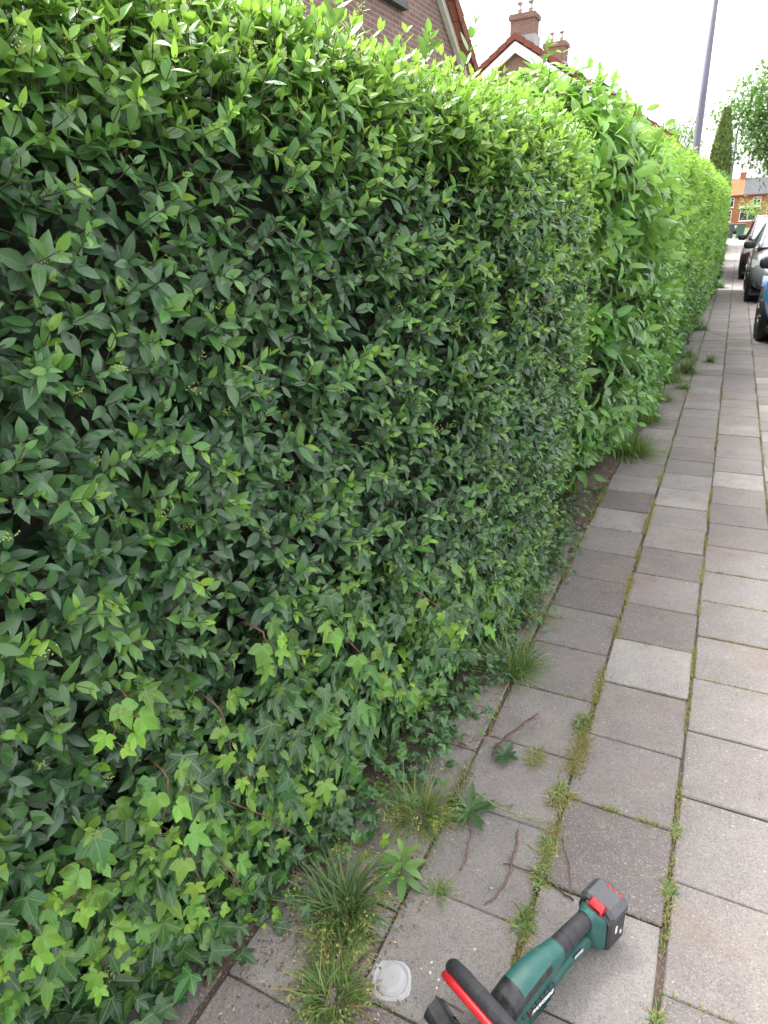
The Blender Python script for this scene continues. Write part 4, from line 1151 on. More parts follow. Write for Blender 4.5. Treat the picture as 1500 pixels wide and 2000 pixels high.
ld = MB(); ld.box((-.050, -.0440, .098), (-.040, -.0408, .111), bevel=.001); ld.build('side_mark', M_red, batt)
ld = MB(); ld.box((-.092, .0408, .046), (-.086, .0428, .052), bevel=.001); ld.build('side_mark', M_red, batt)
text_mesh('4.0Ah', .0105, 'capacity_lettering', M_white, batt, (-.066, .0430, .072), (0, 0, 1), (1, 0, 0), .2)
text_mesh('20V', .0085, 'voltage_lettering', M_white, batt, (-.086, .0430, .055), (0, 0, 1), (1, 0, 0), .2)
# front loop handle with the red switch bar
def arch(w, h, x0, dx, r=.055, z0=.055, n=9):
    P = [(x0, -.045, z0)]
    P += [(x0, -w + .01, z0 + .02)]
    for i in range(n): a = math.pi + math.pi / 2 * -i / (n - 1); P.append((x0 + dx * .6, -w + r + r * math.cos(a), h - r + r * math.sin(a)))
    for i in range(n): a = math.pi / 2 - math.pi / 2 * i / (n - 1); P.append((x0 + dx * .6, w - r + r * math.cos(a), h - r + r * math.sin(a)))
    P += [(x0, w - .01, z0 + .02), (x0, .045, z0)]
    P = np.array(P); P[:, 0] = x0 + dx * np.clip((P[:, 2] - z0) / (h - z0), 0, 1)
    for _ in range(2): P[1:-1] = (P[:-2] + 2 * P[1:-1] + P[2:]) / 4
    return P
hp = arch(.112, .186, .272, .046); hb = MB(); hb.tube(hp, .0165, 14)
k0 = len(hp) // 2
for i in range(26):
    yy = -.075 + i * .0045
    c = np.array([np.interp(yy, hp[4:-4, 1], hp[4:-4, 0]), yy, np.interp(yy, hp[4:-4, 1], hp[4:-4, 2])])
    tt = np.linspace(0, 2 * math.pi, 13); hb.tube(np.stack([c[0] + .0163 * np.cos(tt), np.full(13, yy), c[2] + .0163 * np.sin(tt)], 1), .0009, 4, caps=False)
hb.build('front_handle', M_rub, tr)
rp = arch(.114, .176, .292, .046, .05); rb = MB(); rb.tube(rp[3:-3], .0095, 10); rb.build('switch_bar', M_red, tr)
# blade guard, gear cover and blade
gd = MB(); G = []
for i in range(21):
    yy = -.138 + .276 * i / 20; zt = .010 + .022 * max(0, abs(yy / .138) - .45) / .55; bend = -.006 * (abs(yy) / .125) ** 2
    G.append([(.372 + bend, yy, .010), (.366 + bend, yy, zt * .7), (.360 + bend, yy, zt), (.335 + bend, yy, zt + .004), (.322 + bend, yy, zt * .5), (.316 + bend, yy, .010)])
gd.grid(np.array(G), close=True)
for e in (0, -1): gd.add(np.array(G[e]), [(0, 1, 4, 5), (1, 2, 3, 4)] if e else [(5, 4, 1, 0), (4, 3, 2, 1)])
gd.build('blade_guard', M_blk, tr, smooth=False)
bl = MB(); bl.box((.36, -.014, .028), (.92, .014, .036), bevel=.001)
for i in range(26):
    x = .38 + i * .02
    for s in (1, -1): bl.add([(x, s * .013, .029), (x + .009, s * .013, .029), (x + .006, s * .034, .030), (x + .003, s * .034, .030), (x, s * .013, .035), (x + .009, s * .013, .035), (x + .006, s * .034, .034), (x + .003, s * .034, .034)], [(0, 1, 2, 3), (4, 7, 6, 5), (0, 4, 5, 1), (1, 5, 6, 2), (2, 6, 7, 3), (3, 7, 4, 0)])
bl.build('blade', M_steel, tr, smooth=False)

# ------------------------------------------------------------------ houses
def mat_brick(name, c1, c2, mortar, sc=1.0):
    m = NT(name); uv = m.n('UVMap')
    br = m.n('TexBrick', _Scale=1.0, _Mortar_Size=.006, _Mortar_Smooth=.3, _Brick_Width=.22, _Row_Height=.0625 * sc, _Bias=0.0)
    m.l(uv.outputs[0], br.inputs['Vector'])
    br.inputs['Color1'].default_value = (*c1, 1); br.inputs['Color2'].default_value = (*c2, 1); br.inputs['Mortar'].default_value = (*mortar, 1)
    nz = m.noise(3, 5, .65, m.obj()); col = m.mix(m.math('MULTIPLY', nz, .5), br.outputs[0], tuple(c * .55 for c in c1))
    m.set(Base_Color=col, Roughness=.9, Specular_IOR_Level=.2); m.bump(br.outputs['Fac'], -.4, .006)
    return m.m


def mat_tile(name, c, c2):
    m = NT(name); o = m.obj()
    w1 = m.n('TexBrick', _Scale=1.0, _Mortar_Size=.012, _Brick_Width=.22, _Row_Height=.34); m.l(m.n('UVMap').outputs[0], w1.inputs['Vector'])
    w1.inputs['Color1'].default_value = (*c, 1); w1.inputs['Color2'].default_value = (*c2, 1); w1.inputs['Mortar'].default_value = (*[k * .35 for k in c], 1)
    col = m.mix(m.math('MULTIPLY', m.noise(2.5, 5, .65, o), .5), w1.outputs[0], tuple(k * .6 for k in c2))
    m.set(Base_Color=col, Roughness=.9, Specular_IOR_Level=.15); m.bump(w1.outputs['Fac'], -.5, .02)
    return m.m


M_brick1 = mat_brick('purple_brick', (.215, .125, .115), (.27, .165, .15), (.40, .34, .33))
M_brick2 = mat_brick('brown_brick', (.185, .115, .095), (.235, .15, .12), (.30, .25, .22))
M_brick3 = mat_brick('orange_brick', (.34, .115, .06), (.39, .145, .075), (.34, .23, .18))
M_tile_r = mat_tile('red_roof_tile', (.44, .16, .125), (.50, .20, .15))
M_tile_o = mat_tile('orange_roof_tile', (.36, .105, .045), (.42, .13, .06))
M_tile_g = mat_tile('grey_roof_tile', (.075, .075, .085), (.10, .10, .11))
M_paint = plain('white_paint', (.78, .76, .75), .5, var=.06, scale=6)
M_slate = plain('slate_sill', (.055, .055, .06), .6)
M_glass = plain('window_glass', (.03, .035, .04), .06, spec=.9, var=.3, scale=2)
M_lead = plain('lead_flashing', (.27, .28, .30), .6, var=.25, scale=5)
M_zinc = plain('flue_metal', (.42, .38, .36), .45, metal=.6, var=.2)


def wall_poly(mb, P, ux, uy=(0, 0, 1)):
    P = np.array(P, float); ux = np.array(ux, float); uy = np.array(uy, float); n = len(P); c = P.mean(0)
    V = np.vstack([P, c]); mb.add(V, T=[(i, (i + 1) % n, n) for i in range(n)], uv=np.stack([V @ ux, V @ uy], 1))


def slab_quad(mb, a, b, c, d, th):
    """a roof or board slab: quad a-b-c-d thickened downwards"""
    a, b, c, d = [np.array(k, float) for k in (a, b, c, d)]; n = nrm(np.cross(b - a, d - a)); n = n if n[2] > 0 else -n
    V = np.array([a, b, c, d, a - n * th, b - n * th, c - n * th, d - n * th])
    u = nrm(b - a); v = nrm(np.cross(n, u))
    mb.add(V, [(0, 1, 2, 3), (7, 6, 5, 4), (0, 4, 5, 1), (1, 5, 6, 2), (2, 6, 7, 3), (3, 7, 4, 0)], uv=np.stack([V @ u, V @ v], 1))


def window(root, c, u, w_, h_, nout, cross=True, sill=M_slate):
    """frame, pane and sill as a part with sub-parts; c = bottom centre on the wall, u = horizontal direction"""
    c = np.array(c, float); u = np.array(u, float); no = np.array(nout, float); up = np.array([0, 0, 1.0])
    def bx(mb, u0, u1, z0, z1, d0, d1):
        V = np.array([c + u * a + up * z + no * d for d in (d0, d1) for z in (z0, z1) for a in (u0, u1)])
        mb.add(V, [(0, 2, 3, 1), (4, 5, 7, 6), (0, 1, 5, 4), (2, 6, 7, 3), (0, 4, 6, 2), (1, 3, 7, 5)])
    fr = MB(); t = .07
    bx(fr, -w_ / 2, w_ / 2, 0, t, .004, .05); bx(fr, -w_ / 2, w_ / 2, h_ - t, h_, .004, .05); bx(fr, -w_ / 2, -w_ / 2 + t, t, h_ - t, .004, .05); bx(fr, w_ / 2 - t, w_ / 2, t, h_ - t, .004, .05)
    if cross: bx(fr, -t / 2, t / 2, t, h_ - t, .004, .045); bx(fr, -w_ / 2 + t, w_ / 2 - t, h_ * .68, h_ * .68 + t * .8, .004, .042)
    F = fr.build('window', M_paint, root, smooth=False)
    pn = MB(); bx(pn, -w_ / 2 + t, w_ / 2 - t, t, h_ - t, .006, .022); pn.build('pane', M_glass, F, smooth=False)
    sl = MB(); bx(sl, -w_ / 2 - .08, w_ / 2 + .08, -.09, -.005, .003, .10); sl.build('sill', sill, F, smooth=False)
    return F


def chimney(root, x0, x1, y0, y1, z0, z1, pots, mat=M_brick2, flash=True):
    c = MB()
    for (s, za, zb) in ((0, z0, z1 - .16), (.05, z1 - .16, z1 - .04), (.02, z1 - .04, z1)):
        P = [(x0 - s, y0 - s), (x1 + s, y0 - s), (x1 + s, y1 + s), (x0 - s, y1 + s)]
        for i in range(4):
            a, b_ = P[i], P[(i + 1) % 4]; u = (1, 0, 0) if i % 2 == 0 else (0, 1, 0)
            wall_poly(c, [(*a, za), (*b_, za), (*b_, zb), (*a, zb)], u)
        c.add([(*p, zb) for p in P] + [(*p, za) for p in P], [(0, 1, 2, 3), (7, 6, 5, 4)])
    ch = c.build('chimney', mat, root, smooth=False)
    for k in range(pots):
        p = MB(); px = x0 + (x1 - x0) * (k + .6) / (pots + .2); py = (y0 + y1) / 2
        p.tube([(px, py, z1), (px, py, z1 + .30)], .07, 10); p.tube([(px, py, z1 + .30), (px, py, z1 + .36)], .10, 10); p.tube([(px, py, z1 + .12), (px, py, z1 + .17)], .085, 10)
        p.build('chimney_pot', M_zinc, ch)
    if flash:
        fl = MB(); fl.box((x0 - .05, y0 - .03, z0 + .25), (x1 + .05, y1 + .03, z0 + .72)); fl.build('flashing', M_lead, ch, smooth=False)
    return ch


# house one: gable towards the street, close behind the hedge
XW = -4.5; RY, RZ, SLP = 8.2, 7.19, .76; EZ = 3.0; YE = RY + (RZ - EZ) / SLP; YS = 2 * RY - YE
h1 = empty('brick_house', (XW - 4, RY, 0), 0, 'purple brown brick house whose gable and white verge board rise above the near hedge', 'house')
inv = Matrix.Translation((-XW + 4, -RY, 0))
def hb(mb, name, mat, root, parent=None):
    o = mb.build(name, mat, parent or root, smooth=False)
    if parent is None: o.matrix_parent_inverse = Matrix.Translation(-Vector(root.location))
    return o
mb = MB()
in_ = .14
wall_poly(mb, [(XW, YS + .1, -.05), (XW, YE - .1, -.05), (XW, YE - .1, EZ), (XW, RY, RZ - .1), (XW, YS + .1, EZ)], (0, 1, 0))
for yy in (YS + .1, YE - .1): wall_poly(mb, [(XW, yy, -.05), (XW - 8, yy, -.05), (XW - 8, yy, EZ), (XW, yy, EZ)], (1, 0, 0))
hb(mb, 'wall', M_brick1, h1)
mb = MB(); ov = .22
for sg, ye in ((1, YE), (-1, YS)):
    slab_quad(mb, (XW + ov - .01, ye + sg * .25, EZ - .19), (XW - 8, ye + sg * .25, EZ - .19), (XW - 8, RY, RZ), (XW + ov - .01, RY, RZ), .12)
hb(mb, 'roof', M_tile_r, h1)
mb = MB()
for sg, ye in ((1, YE), (-1, YS)):
    d = nrm(np.array([0, ye + sg * .25 - RY, EZ - .19 - RZ])); nn = np.array([0, -d[2] * sg, d[1] * sg]); nn = nn if nn[2] > 0 else -nn
    for k in range(16):                      # rim tiles down the verge
        a = np.array([XW + ov + .02, RY, RZ]) + d * (k * .36); b_ = a + d * .38
        V = []
        for p, q in ((a, .012), (b_, .045)):
            V += [p + nn * q, p + nn * q + [-.16, 0, 0], p - nn * .14 + [.0, 0, 0], p - nn * .14 + [-.02, 0, 0]]
        mb.add(V, [(0, 1, 5, 4), (0, 4, 6, 2), (2, 6, 7, 3), (0, 2, 3, 1), (4, 5, 7, 6)])
hb(mb, 'verge_tiles', M_tile_r, h1)
mb = MB()
for sg, ye in ((1, YE), (-1, YS)):
    d = np.array([0, ye + sg * .25 - RY, EZ - .19 - RZ]); a = np.array([XW + .01, RY, RZ - .13]); b_ = a + d
    up_ = np.array([0, 0, -.15])
    V = [a, b_, b_ + up_, a + up_]; V = V + [p + np.array([ov - .14, 0, 0]) for p in V]
    mb.add(V, [(0, 1, 2, 3), (7, 6, 5, 4), (0, 4, 5, 1), (1, 5, 6, 2), (2, 6, 7, 3), (3, 7, 4, 0)])
hb(mb, 'bargeboard', M_paint, h1)
wn = window(h1, (XW, 9.15, 4.40), (0, 1, 0), 1.3, 1.35, (1, 0, 0)); wn.matrix_parent_inverse = Matrix.Translation(-Vector(h1.location))


def gable_house(name, label, Y0, Y1, ax, az, slope, ez, brick, tile, chims):
    root = empty(name, (ax, (Y0 + Y1) / 2, 0), 0, label, 'house')
    hw = (az - ez) / slope
    mb = MB()
    wall_poly(mb, [(ax - hw + .15, Y0, -.05), (ax + hw - .15, Y0, -.05), (ax + hw - .15, Y0, ez), (ax, Y0, az - .12), (ax - hw + .15, Y0, ez)], (1, 0, 0))
    for x in (ax - hw + .15, ax + hw - .15): wall_poly(mb, [(x, Y0, -.05), (x, Y1, -.05), (x, Y1, ez), (x, Y0, ez)], (0, 1, 0))
    hb(mb, 'wall', brick, root)
    mb = MB()
    for s in (1, -1): slab_quad(mb, (ax + s * (hw + .3), Y0 - .18, ez - .3 * slope), (ax + s * (hw + .3), Y1 + .2, ez - .3 * slope), (ax, Y1 + .2, az), (ax, Y0 - .18, az), .10)
    rf = hb(mb, 'roof', tile, root)
    mb = MB()
    for s in (1, -1):
        a = np.array([ax, Y0 - .21, az + .02]); b_ = np.array([ax + s * (hw + .3), Y0 - .21, ez - .3 * slope + .02]); n = int(np.linalg.norm(b_ - a) / .33)
        for k in range(n):
            p = a + (b_ - a) * k / n; q = a + (b_ - a) * (k + 1.04) / n
            V = [p, q + [0, 0, .03], q - [0, 0, .15], p - [0, 0, .18]]; V = V + [v + np.array([0, .2, 0]) for v in V]
            mb.add(V, [(0, 1, 2, 3), (7, 6, 5, 4), (0, 4, 5, 1), (2, 6, 7, 3), (1, 5, 6, 2), (3, 7, 4, 0)])
    hb(mb, 'verge_tiles', tile, root)
    mb = MB()
    for s in (1, -1):
        a = np.array([ax, Y0 - .16, az - .20]); b_ = np.array([ax + s * (hw + .3), Y0 - .16, ez - .3 * slope - .20])
        V = [a, b_, b_ - [0, 0, .26], a - [0, 0, .30]]; V = V + [v + np.array([0, .12, 0]) for v in V]
        mb.add(V, [(0, 1, 2, 3), (7, 6, 5, 4), (0, 4, 5, 1), (2, 6, 7, 3), (1, 5, 6, 2), (3, 7, 4, 0)])
    hb(mb, 'bargeboard', M_paint, root)
    for (x0, x1, y0, y1, zb, zt, n) in chims:
        c = chimney(root, x0, x1, y0, y1, zb, zt, n); c.matrix_parent_inverse = Matrix.Translation(-Vector(root.location))
    return root


gable_house('gabled_house', 'brown brick house with red verge tiles, white boards and two chimneys behind the hedge', 24, 31, -7.02, 7.06, .655, 4.0, M_brick2, M_tile_r,
            [(-7.32, -6.55, 24.25, 24.85, 6.35, 7.66, 2), (-7.36, -6.58, 28.7, 29.3, 6.35, 7.72, 2)])
gable_house('distant_house', 'far house whose dark sloping roof edge shows above the yellow hedge beside the lamp post', 36, 46, -6.4, 7.40, .87, 3.6, M_brick2, M_tile_g, [])

# terrace across the end of the street
def terrace(name, label, x0, x1, tile, win, door, chim, Y=115.0, ez=4.38, rz=6.55):
    root = empty(name, ((x0 + x1) / 2, Y + 4, 0), 0, label, 'house', 'terraced houses across the end of the street')
    mb = MB(); wall_poly(mb, [(x0, Y, -.05), (x1, Y, -.05), (x1, Y, ez), (x0, Y, ez)], (1, 0, 0))
    for x in (x0, x1): wall_poly(mb, [(x, Y, -.05), (x, Y + 8, -.05), (x, Y + 8, ez), (x, Y + 4, rz - .1), (x, Y, ez)], (0, 1, 0))
    hb(mb, 'wall', M_brick3, root)
    mb = MB(); slab_quad(mb, (x0, Y - .35, ez - .1), (x1, Y - .35, ez - .1), (x1, Y + 4, rz), (x0, Y + 4, rz), .1); slab_quad(mb, (x0, Y + 8.3, ez - .1), (x1, Y + 8.3, ez - .1), (x1, Y + 4, rz), (x0, Y + 4, rz), .1)
    hb(mb, 'roof', tile, root)
    mb = MB(); mb.box((x0 + .02, Y - .42, ez - .26), (x1 - .02, Y - .02, ez - .12)); hb(mb, 'gutter', plain('gutter_red', (.20, .07, .06), .5), root)
    for (cx, z0, w_, h_) in win:
        q = window(root, (cx, Y, z0), (1, 0, 0), w_, h_, (0, -1, 0), True, M_paint); q.matrix_parent_inverse = Matrix.Translation(-Vector(root.location))
    for (cx, w_) in door:
        mb = MB(); mb.box((cx - w_ / 2, Y - .06, 0), (cx + w_ / 2, Y - .004, 2.1)); hb(mb, 'door', M_paint, root)
    for (cx) in chim:
        c = chimney(root, cx - .4, cx + .4, Y + 3.7, Y + 4.3, rz - .3, rz + .75, 2, M_brick3, False); c.matrix_parent_inverse = Matrix.Translation(-Vector(root.location))
    return root


terrace('terraced_house', 'orange brick terraced house with orange tiled roof left of the grey roofed one', -9, .0, M_tile_o, [(-1.45, 2.7, .9, 1.2), (-1.6, .8, 1.0, 1.5), (-5, 2.7, 1.2, 1.2), (-5, .8, 2, 1.5)], [(-3, .95)], [-.35])
terrace('terraced_house', 'orange brick terraced house with grey roof and large white ground floor window', .0, 6.5, M_tile_g, [(1.9, 2.75, .95, 1.15), (1.0, .85, 2.1, 1.65), (5.0, 2.75, 1.2, 1.15), (3.75, .85, .95, 1.35)], [(5.6, .95)], [])
terrace('terraced_house', 'orange brick terraced house at the right end of the row', 6.5, 15, M_tile_o, [(9, 2.7, 1.2, 1.2), (9, .8, 2, 1.5), (13, 2.7, 1.2, 1.2)], [(12, .95)], [7])
mb = MB(); mb.box((-.25, 114.55, 2.58), (2.25, 114.99, 2.74)); o = mb.build('window_awning', M_paint, smooth=False); tag(o, 'white flat canopy above the large ground floor window of the grey roofed house', 'canopy')

# ------------------------------------------------------------------ lamp posts
M_post = plain('grey_post', (.135, .13, .175), .45, metal=.3, var=.08, scale=4)
pb_, pt_ = at_y(1358, 305, 20), at_y(1397, 0, 20)
lp = empty('lamp_post', (pb_[0], 20, 0), 0, 'tall plain grey lamp post standing behind the yellow hedge', 'lamp post', 'street lamps')
mb = MB(); mb.tube([(0, 0, -.05), (0, 0, 1.2), (0, 0, 1.25), (0, 0, 4), (0, 0, 8.2)], (.105, .105, .088, .086, .065), 14); mb.build('post', M_post, lp)
mb = MB(); mb.tube([(0, 0, 8.15), (.05, 0, 8.4), (.5, 0, 8.55), (1.1, 0, 8.6)], (.03, .03, .028, .025), 8); mb.build('arm', M_post, lp)
mb = MB(); loft(mb, [(.95, 0, 8.54, 8.66, .05, .04, 2.5), (1.2, 0, 8.52, 8.70, .13, .10, 2.5), (1.6, 0, 8.54, 8.66, .10, .08, 2.5)]); mb.build('lamp_head', M_post, lp)
l2 = empty('street_lamp', (-.76, 45, 0), 0, 'slim distant street lamp with curved arm in front of the tree', 'lamp post', 'street lamps')
mb = MB(); mb.tube([(0, 0, -.05), (0, 0, 1), (0, 0, 5.6)], (.10, .09, .07), 10)
mb.tube([(0, 0, 5.6), (.04, 0, 5.95), (.22, 0, 6.2), (.5, 0, 6.35), (.8, 0, 6.42)], (.05, .045, .04, .04, .04), 8); mb.build('post', plain('pale_post', (.16, .16, .18), .5, metal=.3), l2)
mb = MB(); loft(mb, [(.7, 0, 6.34, 6.48, .05, .05, 2.5), (1.0, 0, 6.30, 6.56, .15, .13, 2.5), (1.35, 0, 6.36, 6.5, .08, .08, 2.5)]); mb.build('lamp_head', M_post, l2)
mb = MB(); mb.tube([(-.15, 0, 4.15), (.35, 0, 4.2)], .02, 6); mb.build('sign_bracket', M_post, l2)


# ------------------------------------------------------------------ trees
def limbs(mb, p, d, L, r, depth, spread, tips, ratio=.72):
    n = 5; pts = [np.array(p)]; dd = np.array(d, float)
    for i in range(n):
        dd = nrm(dd + rng.normal(0, .10, 3)); pts.append(pts[-1] + dd * L / n)
    mb.tube(pts, np.linspace(r, r * .62, n + 1), 7 if depth > 1 else 4)
    tips.append((pts[-1], dd)); tips.append((pts[3], dd))
    if depth == 0: return
    for k in range(rng.integers(3, 5)):
        i = rng.integers(2, n + 1); a = rng.normal(0, 1, 3); a = nrm(a - dd * (a @ dd))
        limbs(mb, pts[i], nrm(dd + a * spread + [0, 0, .12]), L * ratio * rng.uniform(.8, 1.15), r * .58, depth - 1, spread, tips, ratio)


def tree(name, loc, H, r, label, age, leaf, per, depth, spread=.8, sc=.45, cat='tree', lean=(0, 0, 1), L0=.33, group=None, crown=()):
    root = empty(name, loc, 0, label, cat, group); tk, lf, tips = MB(), MB(), []
    tk.tube([(0, 0, -.05), (0, 0, H * .15), (.02, 0, H * .3)], (r * 1.25, r, r * .9), 10)
    for k in range(4):
        a = k * 1.6 + rng.uniform(0, 1); limbs(tk, (.02, 0, H * .29), nrm(np.array([math.cos(a) * .6, math.sin(a) * .6, .8])), H * L0, r * .6, depth, spread, tips)
    for c_, q_, cnt in crown:
        for _ in range(cnt):
            u = rand_unit(1)[0] * np.cbrt(rng.uniform(.15, 1)); p = np.array(c_) + u * np.array(q_); tips.append((p, u))
            if _ % 2 == 0:
                a = np.array([.02, 0, H * .3]); mid = (a + p) / 2 + [0, 0, .5]; tk.tube([a, (a + mid) / 2 + rng.normal(0, .1, 3), mid, (mid + p) / 2 + rng.normal(0, .15, 3), p], [r * .3, r * .24, r * .17, r * .1, .015], 5)
    tk.build('trunk', M_trunk, root)
    for (p, d) in tips:
        n = max(3, int(rng.normal(per, per * .4))); P = p + rng.normal(0, sc, (n, 3)) * [1, 1, .7]
        a = np.clip(rng.normal(age, .14) + rng.normal(0, .1, n), 0, 1)
        scatter(lf, SIMPLE_T, P, rng.normal(0, 1, (n, 3)) + [0, 0, -.4], [0, 0, 1] + rng.normal(0, .5, (n, 3)), leaf * rng.uniform(.7, 1.3, n), np.stack([a, rng.random(n), rng.random(n)], 1))
    lf.build('crown', M_tree, root)
    return root


tree('maple_tree', (3.4, 46, 0), 8.5, .24, 'large leafy green tree overhanging the street on the right', .5, .27, 55, 1, .85, .5, crown=[((-.7, 0, 6.5), (4.3, 3.2, 2.9), 270), ((.8, 0, 8.2), (3.0, 3, 2.0), 60)])
tree('birch_tree', (-3.4, 41, 0), 6.4, .10, 'thin sparsely leaved tree beside the far roof edge', .7, .15, 24, 1, .7, .3, crown=[((.1, 0, 5.2), (1.4, 1.2, 1.1), 75)])
tree('young_tree', (1.35, 92, 0), 4.3, .07, 'small yellow green young tree in front of the terraced houses', .95, .22, 14, 1, .7, .45)
# dark columnar conifer
cf = empty('columnar_conifer', (-.93, 30, 0), 0, 'dark narrow pointed conifer behind the tall hedge', 'conifer'); mb = MB(); k = 9000
z = 5.05 * rng.random(k) ** .9; rad = .50 * np.clip(1 - (z / 5.15) ** 2.2, .03, 1) ** .8 * np.sqrt(rng.uniform(.55, 1.05, k)); a = rng.uniform(0, 6.283, k)
rad = rad * (1 + .07 * np.sin(a * 5 + z * 3) + .05 * np.sin(a * 3 - z * 7))
P = np.stack([rad * np.cos(a), rad * np.sin(a), z], 1)
scatter(mb, SIMPLE_T, P, np.stack([np.cos(a) * .5, np.sin(a) * .5, np.full(k, 1.0)], 1) + rng.normal(0, .25, (k, 3)), np.stack([np.cos(a), np.sin(a), np.full(k, .2)], 1) + rng.normal(0, .4, (k, 3)), rng.uniform(.09, .19, k), np.stack([np.clip(rng.normal(.45, .2, k), 0, 1), rng.random(k), rng.random(k)], 1))
mb.build('crown', M_conifer, cf); mb = MB(); mb.tube([(0, 0, -.05), (0, 0, 2), (0, 0, 4.9)], (.12, .09, .02), 8); mb.build('trunk', M_trunk, cf)
# garden bushes seen past the end of the pavement
for i, (x, y, h_, w_, lab) in enumerate([(-3.2, 60, 1.5, 1.6, 'low garden bush far behind the bins at the left'), (4.2, 66, 1.7, 1.5, 'rounded bush by the far terraced houses')]):
    root = empty('garden_bush', (x, y, 0), 0, lab, 'bush'); mb = MB(); k = 1600; u = rand_unit(k); P = u * np.array([w_, 1.0, h_ * .55]) * rng.uniform(.6, 1.05, k)[:, None] + [0, 0, h_ * .55]
    scatter(mb, SIMPLE_T, P, rng.normal(0, 1, (k, 3)), u + [0, 0, .5], rng.uniform(.12, .22, k), np.stack([np.clip(rng.normal(.4, .15, k), 0, 1), rng.random(k), rng.random(k)], 1)); mb.build('foliage', M_tree, root)
    mb = MB(); mb.tube([(0, 0, -.05), (0, 0, h_ * .5)], (.06, .04), 6); mb.build('stem', M_trunk, root)


# ------------------------------------------------------------------ cars
def car_paint(name, c): return plain(name, c, .22, metal=.35, spec=.6, var=.05, scale=3, coat=.6)


M_tyre = plain('tyre_rubber', (.018, .018, .019), .8, var=.2)
M_rim = plain('wheel_rim', (.10, .10, .11), .4, metal=.5)
M_carglass = plain('car_glass', (.10, .115, .125), .05, spec=.9, var=.2, scale=2)
M_lamp = plain('headlamp', (.75, .77, .80), .12, spec=.8)
M_tail = plain('tail_lamp', (.35, .015, .015), .2)
M_trim = plain('car_black', (.015, .015, .016), .5)


